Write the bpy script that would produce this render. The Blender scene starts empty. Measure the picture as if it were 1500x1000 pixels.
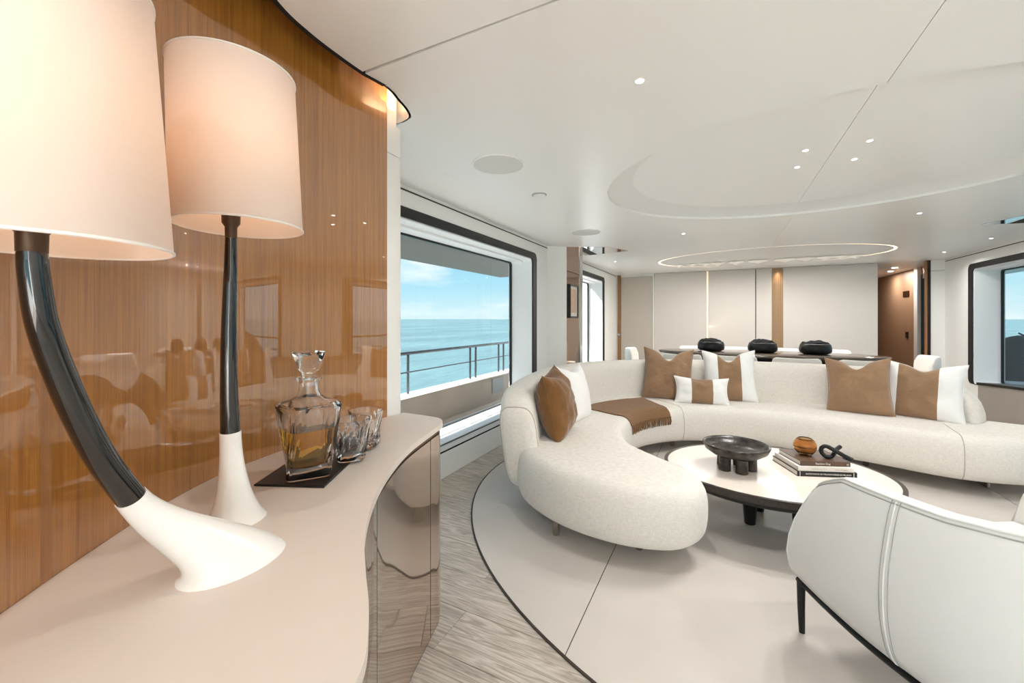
import bpy, bmesh, math, random
from mathutils import Vector, Matrix, noise, geometry
random.seed(7)
S = bpy.context.scene
COL = S.collection
PI = math.pi

# ------------------------------------------------------------------ camera
EYE = Vector((0, 0, 1.25)); FPX = 600.0
YAW = math.atan2(305, 600)
cam_d = bpy.data.cameras.new('camera'); cam = bpy.data.objects.new('camera', cam_d); COL.objects.link(cam)
cam.location = EYE; cam.rotation_euler = (PI / 2, 0, YAW)
cam_d.sensor_width = 36; cam_d.lens = 36 * FPX / 1500; cam_d.shift_y = -33 / 1500
cam_d.clip_start = 0.02; cam_d.clip_end = 20000
S.camera = cam

# ------------------------------------------------------------------ view, world, sun
S.view_settings.view_transform = 'Standard'; S.view_settings.look = 'None'
S.view_settings.gamma = 1; S.view_settings.use_curve_mapping = False
S.view_settings.exposure = 0.76
S.cycles.max_bounces = 10; S.cycles.diffuse_bounces = 5; S.cycles.glossy_bounces = 5
S.cycles.transmission_bounces = 10; S.cycles.transparent_max_bounces = 12
S.cycles.caustics_refractive = False; S.cycles.caustics_reflective = False
S.cycles.sample_clamp_indirect = 6
S.cycles.use_denoising = True
S.cycles.blur_glossy = 0.5

world = bpy.data.worlds.new('sky'); S.world = world; world.use_nodes = True
wt = world.node_tree; wn = wt.nodes; wl = wt.links
bg = wn['Background']; bg.inputs['Strength'].default_value = 1.7
tc = wn.new('ShaderNodeTexCoord'); sep = wn.new('ShaderNodeSeparateXYZ'); wl.new(tc.outputs['Generated'], sep.inputs[0])
ramp = wn.new('ShaderNodeValToRGB'); wl.new(sep.outputs['Z'], ramp.inputs[0])
cr = ramp.color_ramp
for p, c in ((0.0, (.62, .80, .84, 1)), (.07, (.42, .72, .84, 1)), (.18, (.24, .58, .80, 1)), (.5, (.14, .42, .72, 1))):
    e = cr.elements.new(p); e.color = c
cr.elements.remove(cr.elements[0]); cr.elements.remove(cr.elements[-1])
mp = wn.new('ShaderNodeMapping'); mp.inputs['Scale'].default_value = (3, 3, 11); wl.new(tc.outputs['Generated'], mp.inputs[0])
nz = wn.new('ShaderNodeTexNoise'); nz.inputs['Scale'].default_value = 1.5; nz.inputs['Detail'].default_value = 9; nz.inputs['Roughness'].default_value = .55
wl.new(mp.outputs[0], nz.inputs['Vector'])
cramp = wn.new('ShaderNodeValToRGB'); cramp.color_ramp.elements[0].position = .48; cramp.color_ramp.elements[1].position = .72
wl.new(nz.outputs['Fac'], cramp.inputs[0])
mixc = wn.new('ShaderNodeMixRGB'); wl.new(cramp.outputs[0], mixc.inputs[0]); wl.new(ramp.outputs[0], mixc.inputs[1])
mixc.inputs[2].default_value = (.86, .92, .95, 1)
wl.new(mixc.outputs[0], bg.inputs['Color'])

sun_d = bpy.data.lights.new('sun', 'SUN'); sun_d.energy = 30.0; sun_d.angle = .02; sun_d.color = (1, .99, .97)
sun = bpy.data.objects.new('sun', sun_d); COL.objects.link(sun)
sd = Vector((-.72, -.36, .85)).normalized()
sun.rotation_euler = sd.to_track_quat('Z', 'Y').to_euler(); sun.location = (-8, 2, 14)

def portal(name, loc, rot, sx, sy):
    d = bpy.data.lights.new(name, 'AREA'); d.shape = 'RECTANGLE'; d.size = sx; d.size_y = sy; d.energy = 1
    d.cycles.is_portal = True
    o = bpy.data.objects.new(name, d); COL.objects.link(o); o.location = loc; o.rotation_euler = rot
portal('daylight_portal', (-2.23, 3.15, 1.1), (0, -PI / 2, 0), 1.65, 2.35)
portal('daylight_portal', (-2.23, 6.65, 1.15), (0, -PI / 2, 0), 1.65, 1.8)
portal('daylight_portal', (3.39, 3.15, 1.15), (0, PI / 2, 0), 1.55, 2.4)
portal('daylight_portal', (3.39, 6.85, 1.15), (0, PI / 2, 0), 1.55, 1.9)
portal('daylight_portal', (.6, -3.05, 1.1), (-PI / 2, 0, 0), 4.8, 2.1)

# ------------------------------------------------------------------ materials
def lin(c):
    return tuple(((v / 255) / 12.92 if v / 255 <= .04045 else ((v / 255 + .055) / 1.055) ** 2.4) for v in c)
def mat(name, rgb, rough=.5, metal=0, spec=.5, coat=0, coat_rough=.03, bump=None, var=None, sheen=0, trans=0, ior=1.45, emit=None, estr=0, lin_in=False):
    m = bpy.data.materials.new(name); m.use_nodes = True
    t = m.node_tree; b = t.nodes['Principled BSDF']
    c = rgb if lin_in else lin(rgb)
    b.inputs['Base Color'].default_value = (*c, 1); b.inputs['Roughness'].default_value = rough
    b.inputs['Metallic'].default_value = metal; b.inputs['Specular IOR Level'].default_value = spec
    b.inputs['Coat Weight'].default_value = coat; b.inputs['Coat Roughness'].default_value = coat_rough
    b.inputs['Sheen Weight'].default_value = sheen; b.inputs['Transmission Weight'].default_value = trans; b.inputs['IOR'].default_value = ior
    if emit: b.inputs['Emission Color'].default_value = (*lin(emit), 1); b.inputs['Emission Strength'].default_value = estr
    if var or bump:
        tcn = t.nodes.new('ShaderNodeTexCoord')
    if var:   # (scale xyz, noise scale, amount)
        mpn = t.nodes.new('ShaderNodeMapping'); mpn.inputs['Scale'].default_value = var[0]; t.links.new(tcn.outputs['Object'], mpn.inputs[0])
        n = t.nodes.new('ShaderNodeTexNoise'); n.inputs['Scale'].default_value = var[1]; n.inputs['Detail'].default_value = 6; t.links.new(mpn.outputs[0], n.inputs['Vector'])
        r = t.nodes.new('ShaderNodeMapRange'); r.inputs[1].default_value = .3; r.inputs[2].default_value = .7
        r.inputs[3].default_value = 1 - var[2]; r.inputs[4].default_value = 1 + var[2]; t.links.new(n.outputs['Fac'], r.inputs[0])
        h = t.nodes.new('ShaderNodeHueSaturation'); h.inputs['Color'].default_value = (*c, 1); t.links.new(r.outputs[0], h.inputs['Value'])
        t.links.new(h.outputs[0], b.inputs['Base Color'])
    if bump:  # (scale xyz, noise scale, strength, distance)
        mpn = t.nodes.new('ShaderNodeMapping'); mpn.inputs['Scale'].default_value = bump[0]; t.links.new(tcn.outputs['Object'], mpn.inputs[0])
        n = t.nodes.new('ShaderNodeTexNoise'); n.inputs['Scale'].default_value = bump[1]; n.inputs['Detail'].default_value = 4; t.links.new(mpn.outputs[0], n.inputs['Vector'])
        bp = t.nodes.new('ShaderNodeBump'); bp.inputs['Strength'].default_value = bump[2]; bp.inputs['Distance'].default_value = bump[3]
        t.links.new(n.outputs['Fac'], bp.inputs['Height']); t.links.new(bp.outputs[0], b.inputs['Normal'])
    return m

def wood(name, c1, c2, axis_scale, scale=1.0, rough=.4, coat=0, bumps=.15, rings=True, ior=1.5, per_object=0.0, coat_ior=1.5):
    m = bpy.data.materials.new(name); m.use_nodes = True
    t = m.node_tree; b = t.nodes['Principled BSDF']; L = t.links
    tcn = t.nodes.new('ShaderNodeTexCoord'); mpn = t.nodes.new('ShaderNodeMapping'); mpn.inputs['Scale'].default_value = axis_scale
    src = tcn.outputs['Object']
    if per_object:
        oi = t.nodes.new('ShaderNodeObjectInfo'); va = t.nodes.new('ShaderNodeVectorMath'); va.operation = 'SCALE'
        cmb = t.nodes.new('ShaderNodeCombineXYZ')
        for k in range(3): L.new(oi.outputs['Random'], cmb.inputs[k])
        L.new(cmb.outputs[0], va.inputs[0]); va.inputs['Scale'].default_value = 37.0
        ad = t.nodes.new('ShaderNodeVectorMath'); L.new(src, ad.inputs[0]); L.new(va.outputs[0], ad.inputs[1]); src = ad.outputs[0]
    L.new(src, mpn.inputs[0])
    n1 = t.nodes.new('ShaderNodeTexNoise'); n1.inputs['Scale'].default_value = 2.2 * scale; n1.inputs['Detail'].default_value = 3; n1.inputs['Distortion'].default_value = .6
    L.new(mpn.outputs[0], n1.inputs['Vector'])
    n2 = t.nodes.new('ShaderNodeTexNoise'); n2.inputs['Scale'].default_value = 14 * scale; n2.inputs['Detail'].default_value = 8; n2.inputs['Roughness'].default_value = .65
    L.new(mpn.outputs[0], n2.inputs['Vector'])
    mu = t.nodes.new('ShaderNodeMath'); mu.operation = 'MULTIPLY'; mu.inputs[1].default_value = 9.0 if rings else 1.0; L.new(n1.outputs['Fac'], mu.inputs[0])
    if rings:
        fr = t.nodes.new('ShaderNodeMath'); fr.operation = 'PINGPONG'; fr.inputs[1].default_value = .5; L.new(mu.outputs[0], fr.inputs[0])
        g = fr.outputs[0]
    else: g = mu.outputs[0]
    mx = t.nodes.new('ShaderNodeMath'); mx.operation = 'MULTIPLY_ADD'; mx.inputs[1].default_value = .7 if rings else .6; L.new(g, mx.inputs[0])
    m2 = t.nodes.new('ShaderNodeMath'); m2.operation = 'MULTIPLY'; m2.inputs[1].default_value = .75; L.new(n2.outputs['Fac'], m2.inputs[0]); L.new(m2.outputs[0], mx.inputs[2])
    rp = t.nodes.new('ShaderNodeValToRGB'); rp.color_ramp.elements[0].position = .32; rp.color_ramp.elements[1].position = .78
    rp.color_ramp.elements[0].color = (*lin(c1), 1); rp.color_ramp.elements[1].color = (*lin(c2), 1); L.new(mx.outputs[0], rp.inputs[0])
    out = rp.outputs[0]
    if per_object:
        h = t.nodes.new('ShaderNodeHueSaturation'); mr = t.nodes.new('ShaderNodeMapRange'); mr.inputs[3].default_value = 1 - per_object; mr.inputs[4].default_value = 1 + per_object
        L.new(oi.outputs['Random'], mr.inputs[0]); L.new(mr.outputs[0], h.inputs['Value']); L.new(out, h.inputs['Color']); out = h.outputs[0]
    L.new(out, b.inputs['Base Color']); b.inputs['Roughness'].default_value = rough
    b.inputs['Coat Weight'].default_value = coat; b.inputs['Coat Roughness'].default_value = .012; b.inputs['Coat IOR'].default_value = coat_ior
    b.inputs['IOR'].default_value = ior
    if bumps:
        bp = t.nodes.new('ShaderNodeBump'); bp.inputs['Strength'].default_value = bumps; bp.inputs['Distance'].default_value = .002
        L.new(mx.outputs[0], bp.inputs['Height']); L.new(bp.outputs[0], b.inputs['Normal'])
    return m

def weave(name, rgb, scale=260, amt=.12, rough=.9, bumpd=.0015):
    m = bpy.data.materials.new(name); m.use_nodes = True
    t = m.node_tree; b = t.nodes['Principled BSDF']; L = t.links; c = lin(rgb)
    tcn = t.nodes.new('ShaderNodeTexCoord')
    outs = []
    for sc in ((1, 1, .12), (.12, .12, 1)):
        mpn = t.nodes.new('ShaderNodeMapping'); mpn.inputs['Scale'].default_value = sc; L.new(tcn.outputs['Object'], mpn.inputs[0])
        n = t.nodes.new('ShaderNodeTexNoise'); n.inputs['Scale'].default_value = scale; n.inputs['Detail'].default_value = 2; L.new(mpn.outputs[0], n.inputs['Vector'])
        outs.append(n.outputs['Fac'])
    ad = t.nodes.new('ShaderNodeMath'); L.new(outs[0], ad.inputs[0]); L.new(outs[1], ad.inputs[1])
    mr = t.nodes.new('ShaderNodeMapRange'); mr.inputs[1].default_value = .7; mr.inputs[2].default_value = 1.3; mr.inputs[3].default_value = 1 - amt; mr.inputs[4].default_value = 1 + amt * .5
    L.new(ad.outputs[0], mr.inputs[0])
    h = t.nodes.new('ShaderNodeHueSaturation'); h.inputs['Color'].default_value = (*c, 1); L.new(mr.outputs[0], h.inputs['Value']); L.new(h.outputs[0], b.inputs['Base Color'])
    b.inputs['Roughness'].default_value = rough; b.inputs['Sheen Weight'].default_value = .15; b.inputs['Specular IOR Level'].default_value = .2
    bp = t.nodes.new('ShaderNodeBump'); bp.inputs['Strength'].default_value = .35; bp.inputs['Distance'].default_value = bumpd
    L.new(ad.outputs[0], bp.inputs['Height']); L.new(bp.outputs[0], b.inputs['Normal'])
    return m

def glass_sheet(name, tint):
    m = bpy.data.materials.new(name); m.use_nodes = True; t = m.node_tree; L = t.links
    t.nodes.remove(t.nodes['Principled BSDF']); out = t.nodes['Material Output']
    tr = t.nodes.new('ShaderNodeBsdfTransparent'); tr.inputs[0].default_value = (*tint, 1)
    gl = t.nodes.new('ShaderNodeBsdfGlossy'); gl.inputs['Roughness'].default_value = 0.0
    lw = t.nodes.new('ShaderNodeLayerWeight'); pw = t.nodes.new('ShaderNodeMath'); pw.operation = 'POWER'; pw.inputs[1].default_value = 5; L.new(lw.outputs['Facing'], pw.inputs[0])
    lw.inputs['Blend'].default_value = .5; fr = t.nodes.new('ShaderNodeMath'); fr.operation = 'MULTIPLY_ADD'; fr.inputs[1].default_value = .9; fr.inputs[2].default_value = .012; L.new(pw.outputs[0], fr.inputs[0])
    mx = t.nodes.new('ShaderNodeMixShader'); L.new(fr.outputs[0], mx.inputs[0]); L.new(tr.outputs[0], mx.inputs[1]); L.new(gl.outputs[0], mx.inputs[2]); L.new(mx.outputs[0], out.inputs[0])
    return m

def translucent(name, rgb, tr=.5):
    m = bpy.data.materials.new(name); m.use_nodes = True; t = m.node_tree; L = t.links
    t.nodes.remove(t.nodes['Principled BSDF']); out = t.nodes['Material Output']
    d = t.nodes.new('ShaderNodeBsdfDiffuse'); d.inputs[0].default_value = (*lin(rgb), 1)
    s = t.nodes.new('ShaderNodeBsdfTranslucent'); s.inputs[0].default_value = (*lin(rgb), 1)
    mx = t.nodes.new('ShaderNodeMixShader'); mx.inputs[0].default_value = tr
    L.new(d.outputs[0], mx.inputs[1]); L.new(s.outputs[0], mx.inputs[2]); L.new(mx.outputs[0], out.inputs[0])
    return m

M = {}
M['white_wall'] = mat('white_wall', (238, 237, 234), .55)
M['ceiling'] = mat('ceiling_satin', (236, 236, 234), .32, spec=.35)
M['recess'] = mat('recess_satin', (228, 228, 226), .4)
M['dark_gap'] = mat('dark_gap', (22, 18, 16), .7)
M['black'] = mat('black_satin', (12, 12, 13), .35)
M['black_gloss'] = mat('black_gloss', (6, 6, 8), .06, coat=1)
M['frame_black'] = mat('window_frame_black', (22, 23, 25), .4)
M['reveal'] = mat('window_reveal_white', (235, 236, 236), .45)
M['veneer'] = wood('glossy_veneer', (108, 62, 18), (178, 118, 48), (44, 44, .7), 1.0, .35, coat=1, bumps=0, rings=False, coat_ior=2.05)
M['veneer_trim'] = wood('veneer_trim', (120, 76, 40), (160, 112, 68), (20, 20, .8), 1, .35, coat=.5, bumps=0, rings=False)
M['plank'] = wood('grey_oak', (158, 145, 132), (209, 200, 190), (.7, 9, 9), 1.0, .45, bumps=.12, per_object=.05)
M['corridor_wood'] = wood('corridor_wood', (122, 94, 72), (152, 122, 96), (22, 22, 1.0), 1, .45, bumps=0, rings=False)
M['inlay'] = mat('inlay_leather', (208, 200, 192), .42, spec=.4, var=((1, 1, 1), 2.5, .05))
M['inlay_trim'] = mat('inlay_trim', (58, 48, 42), .5)
M['console_top'] = mat('console_top_leather', (220, 209, 199), .42, spec=.4, var=((1, 1, 1), 3, .02))
M['bronze_gloss'] = mat('bronze_lacquer', (176, 152, 134), .05, metal=.72, coat=.6)
M['bronze_trim'] = mat('bronze_trim', (96, 62, 40), .25, metal=.8)
M['linen'] = weave('cream_linen', (228, 222, 213), 330, .13, bumpd=.0008)
M['linen_seam'] = mat('linen_seam', (188, 178, 166), .9)
M['velvet_tan'] = mat('tan_velvet', (152, 120, 92), .95, spec=.15, sheen=.4, bump=((1, 1, 1), 9, .7, .03), var=((1, 1, 1), 7, .10))
M['velvet_rust'] = mat('rust_velvet', (122, 84, 46), .95, spec=.15, sheen=.35, bump=((1, 1, 1), 9, .7, .03), var=((1, 1, 1), 7, .15))
M['white_cotton'] = mat('white_cotton', (242, 240, 237), .85, bump=((1, 1, 1), 8, .3, .02))
M['throw'] = weave('throw_wool', (132, 98, 66), 300, .2)
M['table_top'] = mat('table_top_cream', (232, 220, 208), .22, spec=.5, var=((1, 1, 1), 3, .02))
M['dark_oak'] = wood('dark_rim', (38, 31, 26), (62, 52, 44), (4, 4, 4), 2, .4, bumps=0)
M['stone'] = mat('black_marble', (58, 52, 47), .28, var=((1, 1, 1), 30, 1.0), bump=((1, 1, 1), 60, .15, .004))
M['leather'] = mat('white_leather', (232, 230, 226), .42, spec=.4, bump=((1, 1, 1), 300, .06, .001))
M['stitch'] = mat('stitch_grey', (176, 172, 166), .8)
M['lamp_black'] = M['black_gloss']
M['lamp_white'] = mat('lamp_white', (244, 242, 238), .25, coat=.4)
M['lamp_brass'] = mat('lamp_bronze', (82, 66, 54), .4, metal=.7)
M['shade'] = translucent('lamp_shade_linen', (241, 231, 223), .45)
M['shade_trim'] = mat('shade_trim', (240, 234, 228), .8)
M['bulb'] = mat('bulb_glow', (255, 240, 220), .5, emit=(255, 205, 150), estr=6)
M['glass'] = mat('crystal', (255, 255, 255), .0, trans=1, ior=1.5)
M['whisky'] = mat('whisky', (250, 198, 92), .0, trans=1, ior=1.34)
M['amber'] = mat('amber_glass', (238, 196, 146), .0, trans=1, ior=1.3)
M['tray'] = mat('tray_black', (24, 18, 16), .45, bump=((1, 1, 1), 120, .2, .001))
M['pane'] = glass_sheet('window_pane', (.40, .41, .41))
M['steel'] = mat('steel', (190, 190, 188), .18, metal=1)
M['rail'] = mat('rail_grey', (70, 76, 82), .4, metal=.3)
M['fabric_panel'] = weave('wall_fabric', (206, 200, 193), 400, .06)
M['fabric_panel_b'] = weave('wall_fabric_taupe', (190, 182, 172), 400, .06)
M['led'] = mat('led_warm', (255, 235, 205), .5, emit=(255, 220, 185), estr=3)
M['led_soft'] = mat('led_soft', (255, 235, 205), .5, emit=(255, 200, 165), estr=.55)
M['downlight'] = mat('downlight_glow', (255, 250, 240), .5, emit=(255, 246, 232), estr=20)
M['petal'] = mat('petal_glass', (240, 238, 232), .3, emit=(255, 244, 226), estr=.08)
M['gold_metal'] = mat('gold_fluted', (170, 140, 108), .4, metal=.25)
M['mirror'] = mat('polished_mirror', (205, 200, 196), .02, metal=1)
M['bronze_mirror'] = mat('bronze_mirror', (150, 120, 98), .05, metal=.85)
M['grille'] = mat('speaker_grille', (214, 213, 210), .7, bump=((1, 1, 1), 500, .3, .001))
M['paper'] = mat('paper', (232, 226, 216), .9)
M['book_brown'] = mat('book_brown', (92, 70, 56), .45, var=((1, 1, 1), 20, .15))
M['book_white'] = mat('book_white', (222, 218, 212), .5)
M['book_black'] = mat('book_black', (16, 14, 14), .45)
M['print_white'] = mat('print_white', (236, 232, 226), .7)
M['print_grey'] = mat('print_grey', (150, 146, 142), .7)
M['sea'] = mat('sea_water', (78, 100, 102), .4, spec=.2, bump=((1, .6, 1), .35, .5, .8), var=((.05, .02, 1), 1.0, .25))
M['ext_white'] = mat('exterior_white', (240, 240, 238), .4)
M['bulwark'] = mat('bulwark_beige', (104, 93, 82), .5, var=((.3, 1, 1), 2, .12))
M['deck'] = mat('teak_deck', (212, 208, 202), .6, var=((14, .4, 1), 3, .12))
M['soffit'] = mat('soffit_taupe', (104, 92, 82), .5)
M['cover'] = mat('grey_cover', (96, 98, 102), .8, bump=((1, 1, 1), 5, .4, .05))
M['art_paper'] = mat('art_print', (214, 184, 160), .7, var=((1, 1, 1), 14, .12))
M['cabinet_grey'] = mat('cabinet_grey', (178, 168, 158), .5)
M['moss'] = mat('black_moss', (14, 14, 15), .95, bump=((1, 1, 1), 90, 1.0, .02))
M['dining_top'] = mat('dining_stone', (88, 78, 70), .12, var=((1, 1, 1), 6, .3))
M['chair_fabric'] = mat('chair_boucle', (232, 228, 222), .9, bump=((1, 1, 1), 200, .2, .002))
M['chrome_leg'] = mat('sofa_leg_metal', (168, 158, 146), .25, metal=.9)

# ------------------------------------------------------------------ mesh helpers
def root_of(o):
    while o.parent: o = o.parent
    return o
def tag(o, label=None, cat=None, group=None, kind=None):
    if label: o['label'] = label
    if cat: o['category'] = cat
    if group: o['group'] = group
    if kind: o['kind'] = kind
    return o
def thing(name, label, cat, loc=(0, 0, 0), group=None, kind=None):
    o = bpy.data.objects.new(name, None); COL.objects.link(o); o.location = loc; o.empty_display_size = .1
    return tag(o, label, cat, group, kind)
def mesh(name, bm, m, parent=None, loc=None, smooth=True, angle=40, normals=True):
    """bm is in world space; stored relative to its root's base."""
    off = Vector(root_of(parent).location) if parent else Vector(loc or (0, 0, 0))
    if normals: bmesh.ops.recalc_face_normals(bm, faces=bm.faces[:])
    bmesh.ops.translate(bm, vec=-off, verts=bm.verts[:])
    me = bpy.data.meshes.new(name); bm.to_mesh(me); bm.free()
    for mm in (m if isinstance(m, (list, tuple)) else [m]): me.materials.append(M[mm])
    if smooth:
        for p in me.polygons: p.use_smooth = True
        me.set_sharp_from_angle(angle=math.radians(angle))
    o = bpy.data.objects.new(name, me); COL.objects.link(o)
    if parent: o.parent = parent
    else: o.location = off
    return o
def shared(name, src, parent, loc=(0, 0, 0), rotz=0):
    o = bpy.data.objects.new(name, src.data); COL.objects.link(o); o.parent = parent; o.location = loc; o.rotation_euler = (0, 0, rotz); return o
def copy_tree(o, parent=None):
    c = o.copy(); COL.objects.link(c); c.parent = parent
    for ch in o.children: copy_tree(ch, c)
    return c
def light(name, kind, loc, energy, color=(1, 1, 1), parent=None, size=.05, rot=(0, 0, 0), spot=2.2, blend=.8, spread=PI, shape='DISK', size_y=None):
    d = bpy.data.lights.new(name, kind); d.energy = energy; d.color = color
    if kind == 'AREA':
        d.shape = shape; d.size = size; d.spread = spread
        if size_y: d.size_y = size_y
    elif kind == 'SPOT': d.spot_size = spot; d.spot_blend = blend; d.shadow_soft_size = size
    else: d.shadow_soft_size = size
    o = bpy.data.objects.new(name, d); COL.objects.link(o)
    if parent: o.parent = parent; o.location = Vector(loc) - Vector(root_of(parent).location)
    else: o.location = loc
    o.rotation_euler = rot
    return o
def NB(): return bmesh.new()
def box(bm, x0, x1, y0, y1, z0, z1, bev=0, seg=2):
    vs = [bm.verts.new(p) for p in ((x0, y0, z0), (x1, y0, z0), (x1, y1, z0), (x0, y1, z0), (x0, y0, z1), (x1, y0, z1), (x1, y1, z1), (x0, y1, z1))]
    fs = [bm.faces.new([vs[i] for i in q]) for q in ((0, 3, 2, 1), (4, 5, 6, 7), (0, 1, 5, 4), (1, 2, 6, 5), (2, 3, 7, 6), (3, 0, 4, 7))]
    if bev:
        es = list({e for f in fs for e in f.edges})
        bmesh.ops.bevel(bm, geom=es, offset=bev, segments=seg, affect='EDGES', profile=.5)
    return bm
def loft(bm, rings, closed=True, cap0=True, cap1=True):
    R = [[bm.verts.new(p) for p in r] for r in rings]
    n = len(R[0])
    for a, b in zip(R[:-1], R[1:]):
        for i in range(n if closed else n - 1):
            j = (i + 1) % n
            try: bm.faces.new((a[i], a[j], b[j], b[i]))
            except ValueError: pass
    if closed and cap0: bm.faces.new(R[0][::-1])
    if closed and cap1: bm.faces.new(R[-1])
    return R
def cap(bm, ring):
    P = [Vector((v.co.x, v.co.y)) for v in ring]; n = len(P)
    vs, es, fs, ov, oe, of = geometry.delaunay_2d_cdt(P, [(i, (i + 1) % n) for i in range(n)], [], 1, 1e-6)
    z = ring[0].co.z; nv = []
    for v, o in zip(vs, ov): nv.append(ring[o[0]] if o else bm.verts.new((v.x, v.y, z)))
    for f in fs:
        try: bm.faces.new([nv[i] for i in f])
        except ValueError: pass
def lathe(bm, prof, c=(0, 0, 0), n=40, sx=1, sy=1, cap0=True, cap1=True, rot=0):
    rings = [[(c[0] + r * sx * math.cos(2 * PI * i / n + rot), c[1] + r * sy * math.sin(2 * PI * i / n + rot), c[2] + z) for i in range(n)] for r, z in prof]
    return loft(bm, rings, True, cap0, cap1)
def tube(bm, pts, rad, n=12, caps=True, flat=1.0):
    P = [Vector(p) for p in pts]; R = rad if isinstance(rad, (list, tuple)) else [rad] * len(P)
    up = None; rings = []
    for i, p in enumerate(P):
        t = (P[min(i + 1, len(P) - 1)] - P[max(i - 1, 0)]).normalized()
        if up is None:
            up = Vector((0, 0, 1)) if abs(t.z) < .9 else Vector((1, 0, 0))
        a = (up - t * up.dot(t)).normalized(); b = t.cross(a); up = a
        rings.append([p + a * (R[i] * math.cos(2 * PI * k / n)) + b * (R[i] * flat * math.sin(2 * PI * k / n)) for k in range(n)])
    loft(bm, rings, True, caps, caps); return bm
def prism(bm, poly, z0, z1, bev=0, seg=2):
    a = [bm.verts.new((x, y, z0)) for x, y in poly]; b = [bm.verts.new((x, y, z1)) for x, y in poly]; n = len(poly)
    f0 = bm.faces.new(a[::-1]); f1 = bm.faces.new(b)
    for i in range(n): bm.faces.new((a[i], a[(i + 1) % n], b[(i + 1) % n], b[i]))
    if bev: bmesh.ops.bevel(bm, geom=list(set(f1.edges) | set(f0.edges)), offset=bev, segments=seg, affect='EDGES', profile=.5)
    return bm
def catmull(pts, closed=False, k=10):
    P = [Vector(p) for p in pts]; n = len(P); out = []
    segs = n if closed else n - 1
    for i in range(segs):
        if closed: p0, p1, p2, p3 = P[(i - 1) % n], P[i], P[(i + 1) % n], P[(i + 2) % n]
        else:
            p1, p2 = P[i], P[i + 1]; p0 = P[i - 1] if i else p1 * 2 - p2; p3 = P[i + 2] if i + 2 < n else p2 * 2 - p1
        for j in range(k):
            t = j / k
            out.append(.5 * ((2 * p1) + (p2 - p0) * t + (2 * p0 - 5 * p1 + 4 * p2 - p3) * t * t + (3 * p1 - p0 - 3 * p2 + p3) * t ** 3))
    if not closed: out.append(P[-1].copy())
    return out
def resample(P, n, closed=False):
    Q = P + [P[0]] if closed else P
    d = [0]
    for a, b in zip(Q[:-1], Q[1:]): d.append(d[-1] + (b - a).length)
    out = []; m = n if closed else n - 1; k = 0
    for i in range(n):
        s = d[-1] * i / m
        while k < len(d) - 2 and d[k + 1] < s: k += 1
        u = (s - d[k]) / max(1e-9, d[k + 1] - d[k]); out.append(Q[k].lerp(Q[k + 1], u))
    return out
def at_len(P, svals):
    d = [0]
    for a, b in zip(P[:-1], P[1:]): d.append(d[-1] + (b - a).length)
    out = []
    for s in svals:
        s = min(max(s, 0), d[-1]); k = 0
        while k < len(d) - 2 and d[k + 1] < s: k += 1
        u = (s - d[k]) / max(1e-9, d[k + 1] - d[k]); out.append((P[k].lerp(P[k + 1], u), (P[k + 1] - P[k]).normalized()))
    return out, d[-1]
def roundrect(a0, a1, b0, b1, r, k=6):
    out = []
    for ca, cb, t0 in ((a1 - r, b1 - r, 0), (a0 + r, b1 - r, PI / 2), (a0 + r, b0 + r, PI), (a1 - r, b0 + r, 1.5 * PI)):
        for i in range(k + 1):
            t = t0 + PI / 2 * i / k; out.append((ca + r * math.cos(t), cb + r * math.sin(t)))
    return out
def plate(bm, outer, holes, to3, d0, d1):
    """flat plate with holes: outer and holes are 2D loops, to3(a, b, d) -> point"""
    for d in (d0, d1):
        es = []
        for lp in [outer] + holes:
            vs = [bm.verts.new(to3(a, b, d)) for a, b in lp]
            es += [bm.edges.new((vs[i], vs[(i + 1) % len(vs)])) for i in range(len(vs))]
        bmesh.ops.triangle_fill(bm, use_beauty=True, edges=es)
    for lp in [outer] + holes:
        for i in range(len(lp)):
            a, b = lp[i], lp[(i + 1) % len(lp)]
            bm.faces.new([bm.verts.new(to3(*a, d0)), bm.verts.new(to3(*b, d0)), bm.verts.new(to3(*b, d1)), bm.verts.new(to3(*a, d1))])
    bmesh.ops.remove_doubles(bm, verts=bm.verts[:], dist=1e-5)
    return bm
def ring_prism(bm, la, lb, to3, d0, d1):
    n = len(la)
    loft(bm, [[to3(*p, d0) for p in la], [to3(*p, d1) for p in la], [to3(*p, d1) for p in lb], [to3(*p, d0) for p in lb], [to3(*p, d0) for p in la]], True, False, False)
    bmesh.ops.remove_doubles(bm, verts=bm.verts[:], dist=1e-5); return bm
def ell(cx, cy, a, b, n=96, t0=0, t1=2 * PI, endpoint=False):
    m = n - 1 if endpoint else n
    return [(cx + a * math.cos(t0 + (t1 - t0) * i / m), cy + b * math.sin(t0 + (t1 - t0) * i / m)) for i in range(n)]
def clip(poly, axis, val, keep_less):
    out = []
    for i in range(len(poly)):
        p, q = poly[i], poly[(i + 1) % len(poly)]
        pi, qi = (p[axis] <= val) == keep_less, (q[axis] <= val) == keep_less
        if pi: out.append(p)
        if pi != qi:
            t = (val - p[axis]) / (q[axis] - p[axis]); out.append((p[0] + t * (q[0] - p[0]), p[1] + t * (q[1] - p[1])))
    return out
def text(name, s, size, m, parent, mtx, extrude=.0003):
    cu = bpy.data.curves.new(name, 'FONT'); cu.body = s; cu.size = size; cu.extrude = extrude; cu.align_x = 'CENTER'; cu.align_y = 'CENTER'
    tmp = bpy.data.objects.new(name, cu); COL.objects.link(tmp); bpy.context.view_layer.update()
    me = bpy.data.meshes.new_from_object(tmp.evaluated_get(bpy.context.evaluated_depsgraph_get()))
    bpy.data.objects.remove(tmp); me.transform(Matrix.Translation(-Vector(root_of(parent).location)) @ mtx)
    me.materials.clear(); me.materials.append(M[m])
    o = bpy.data.objects.new(name, me); COL.objects.link(o); o.parent = parent; return o

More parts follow.
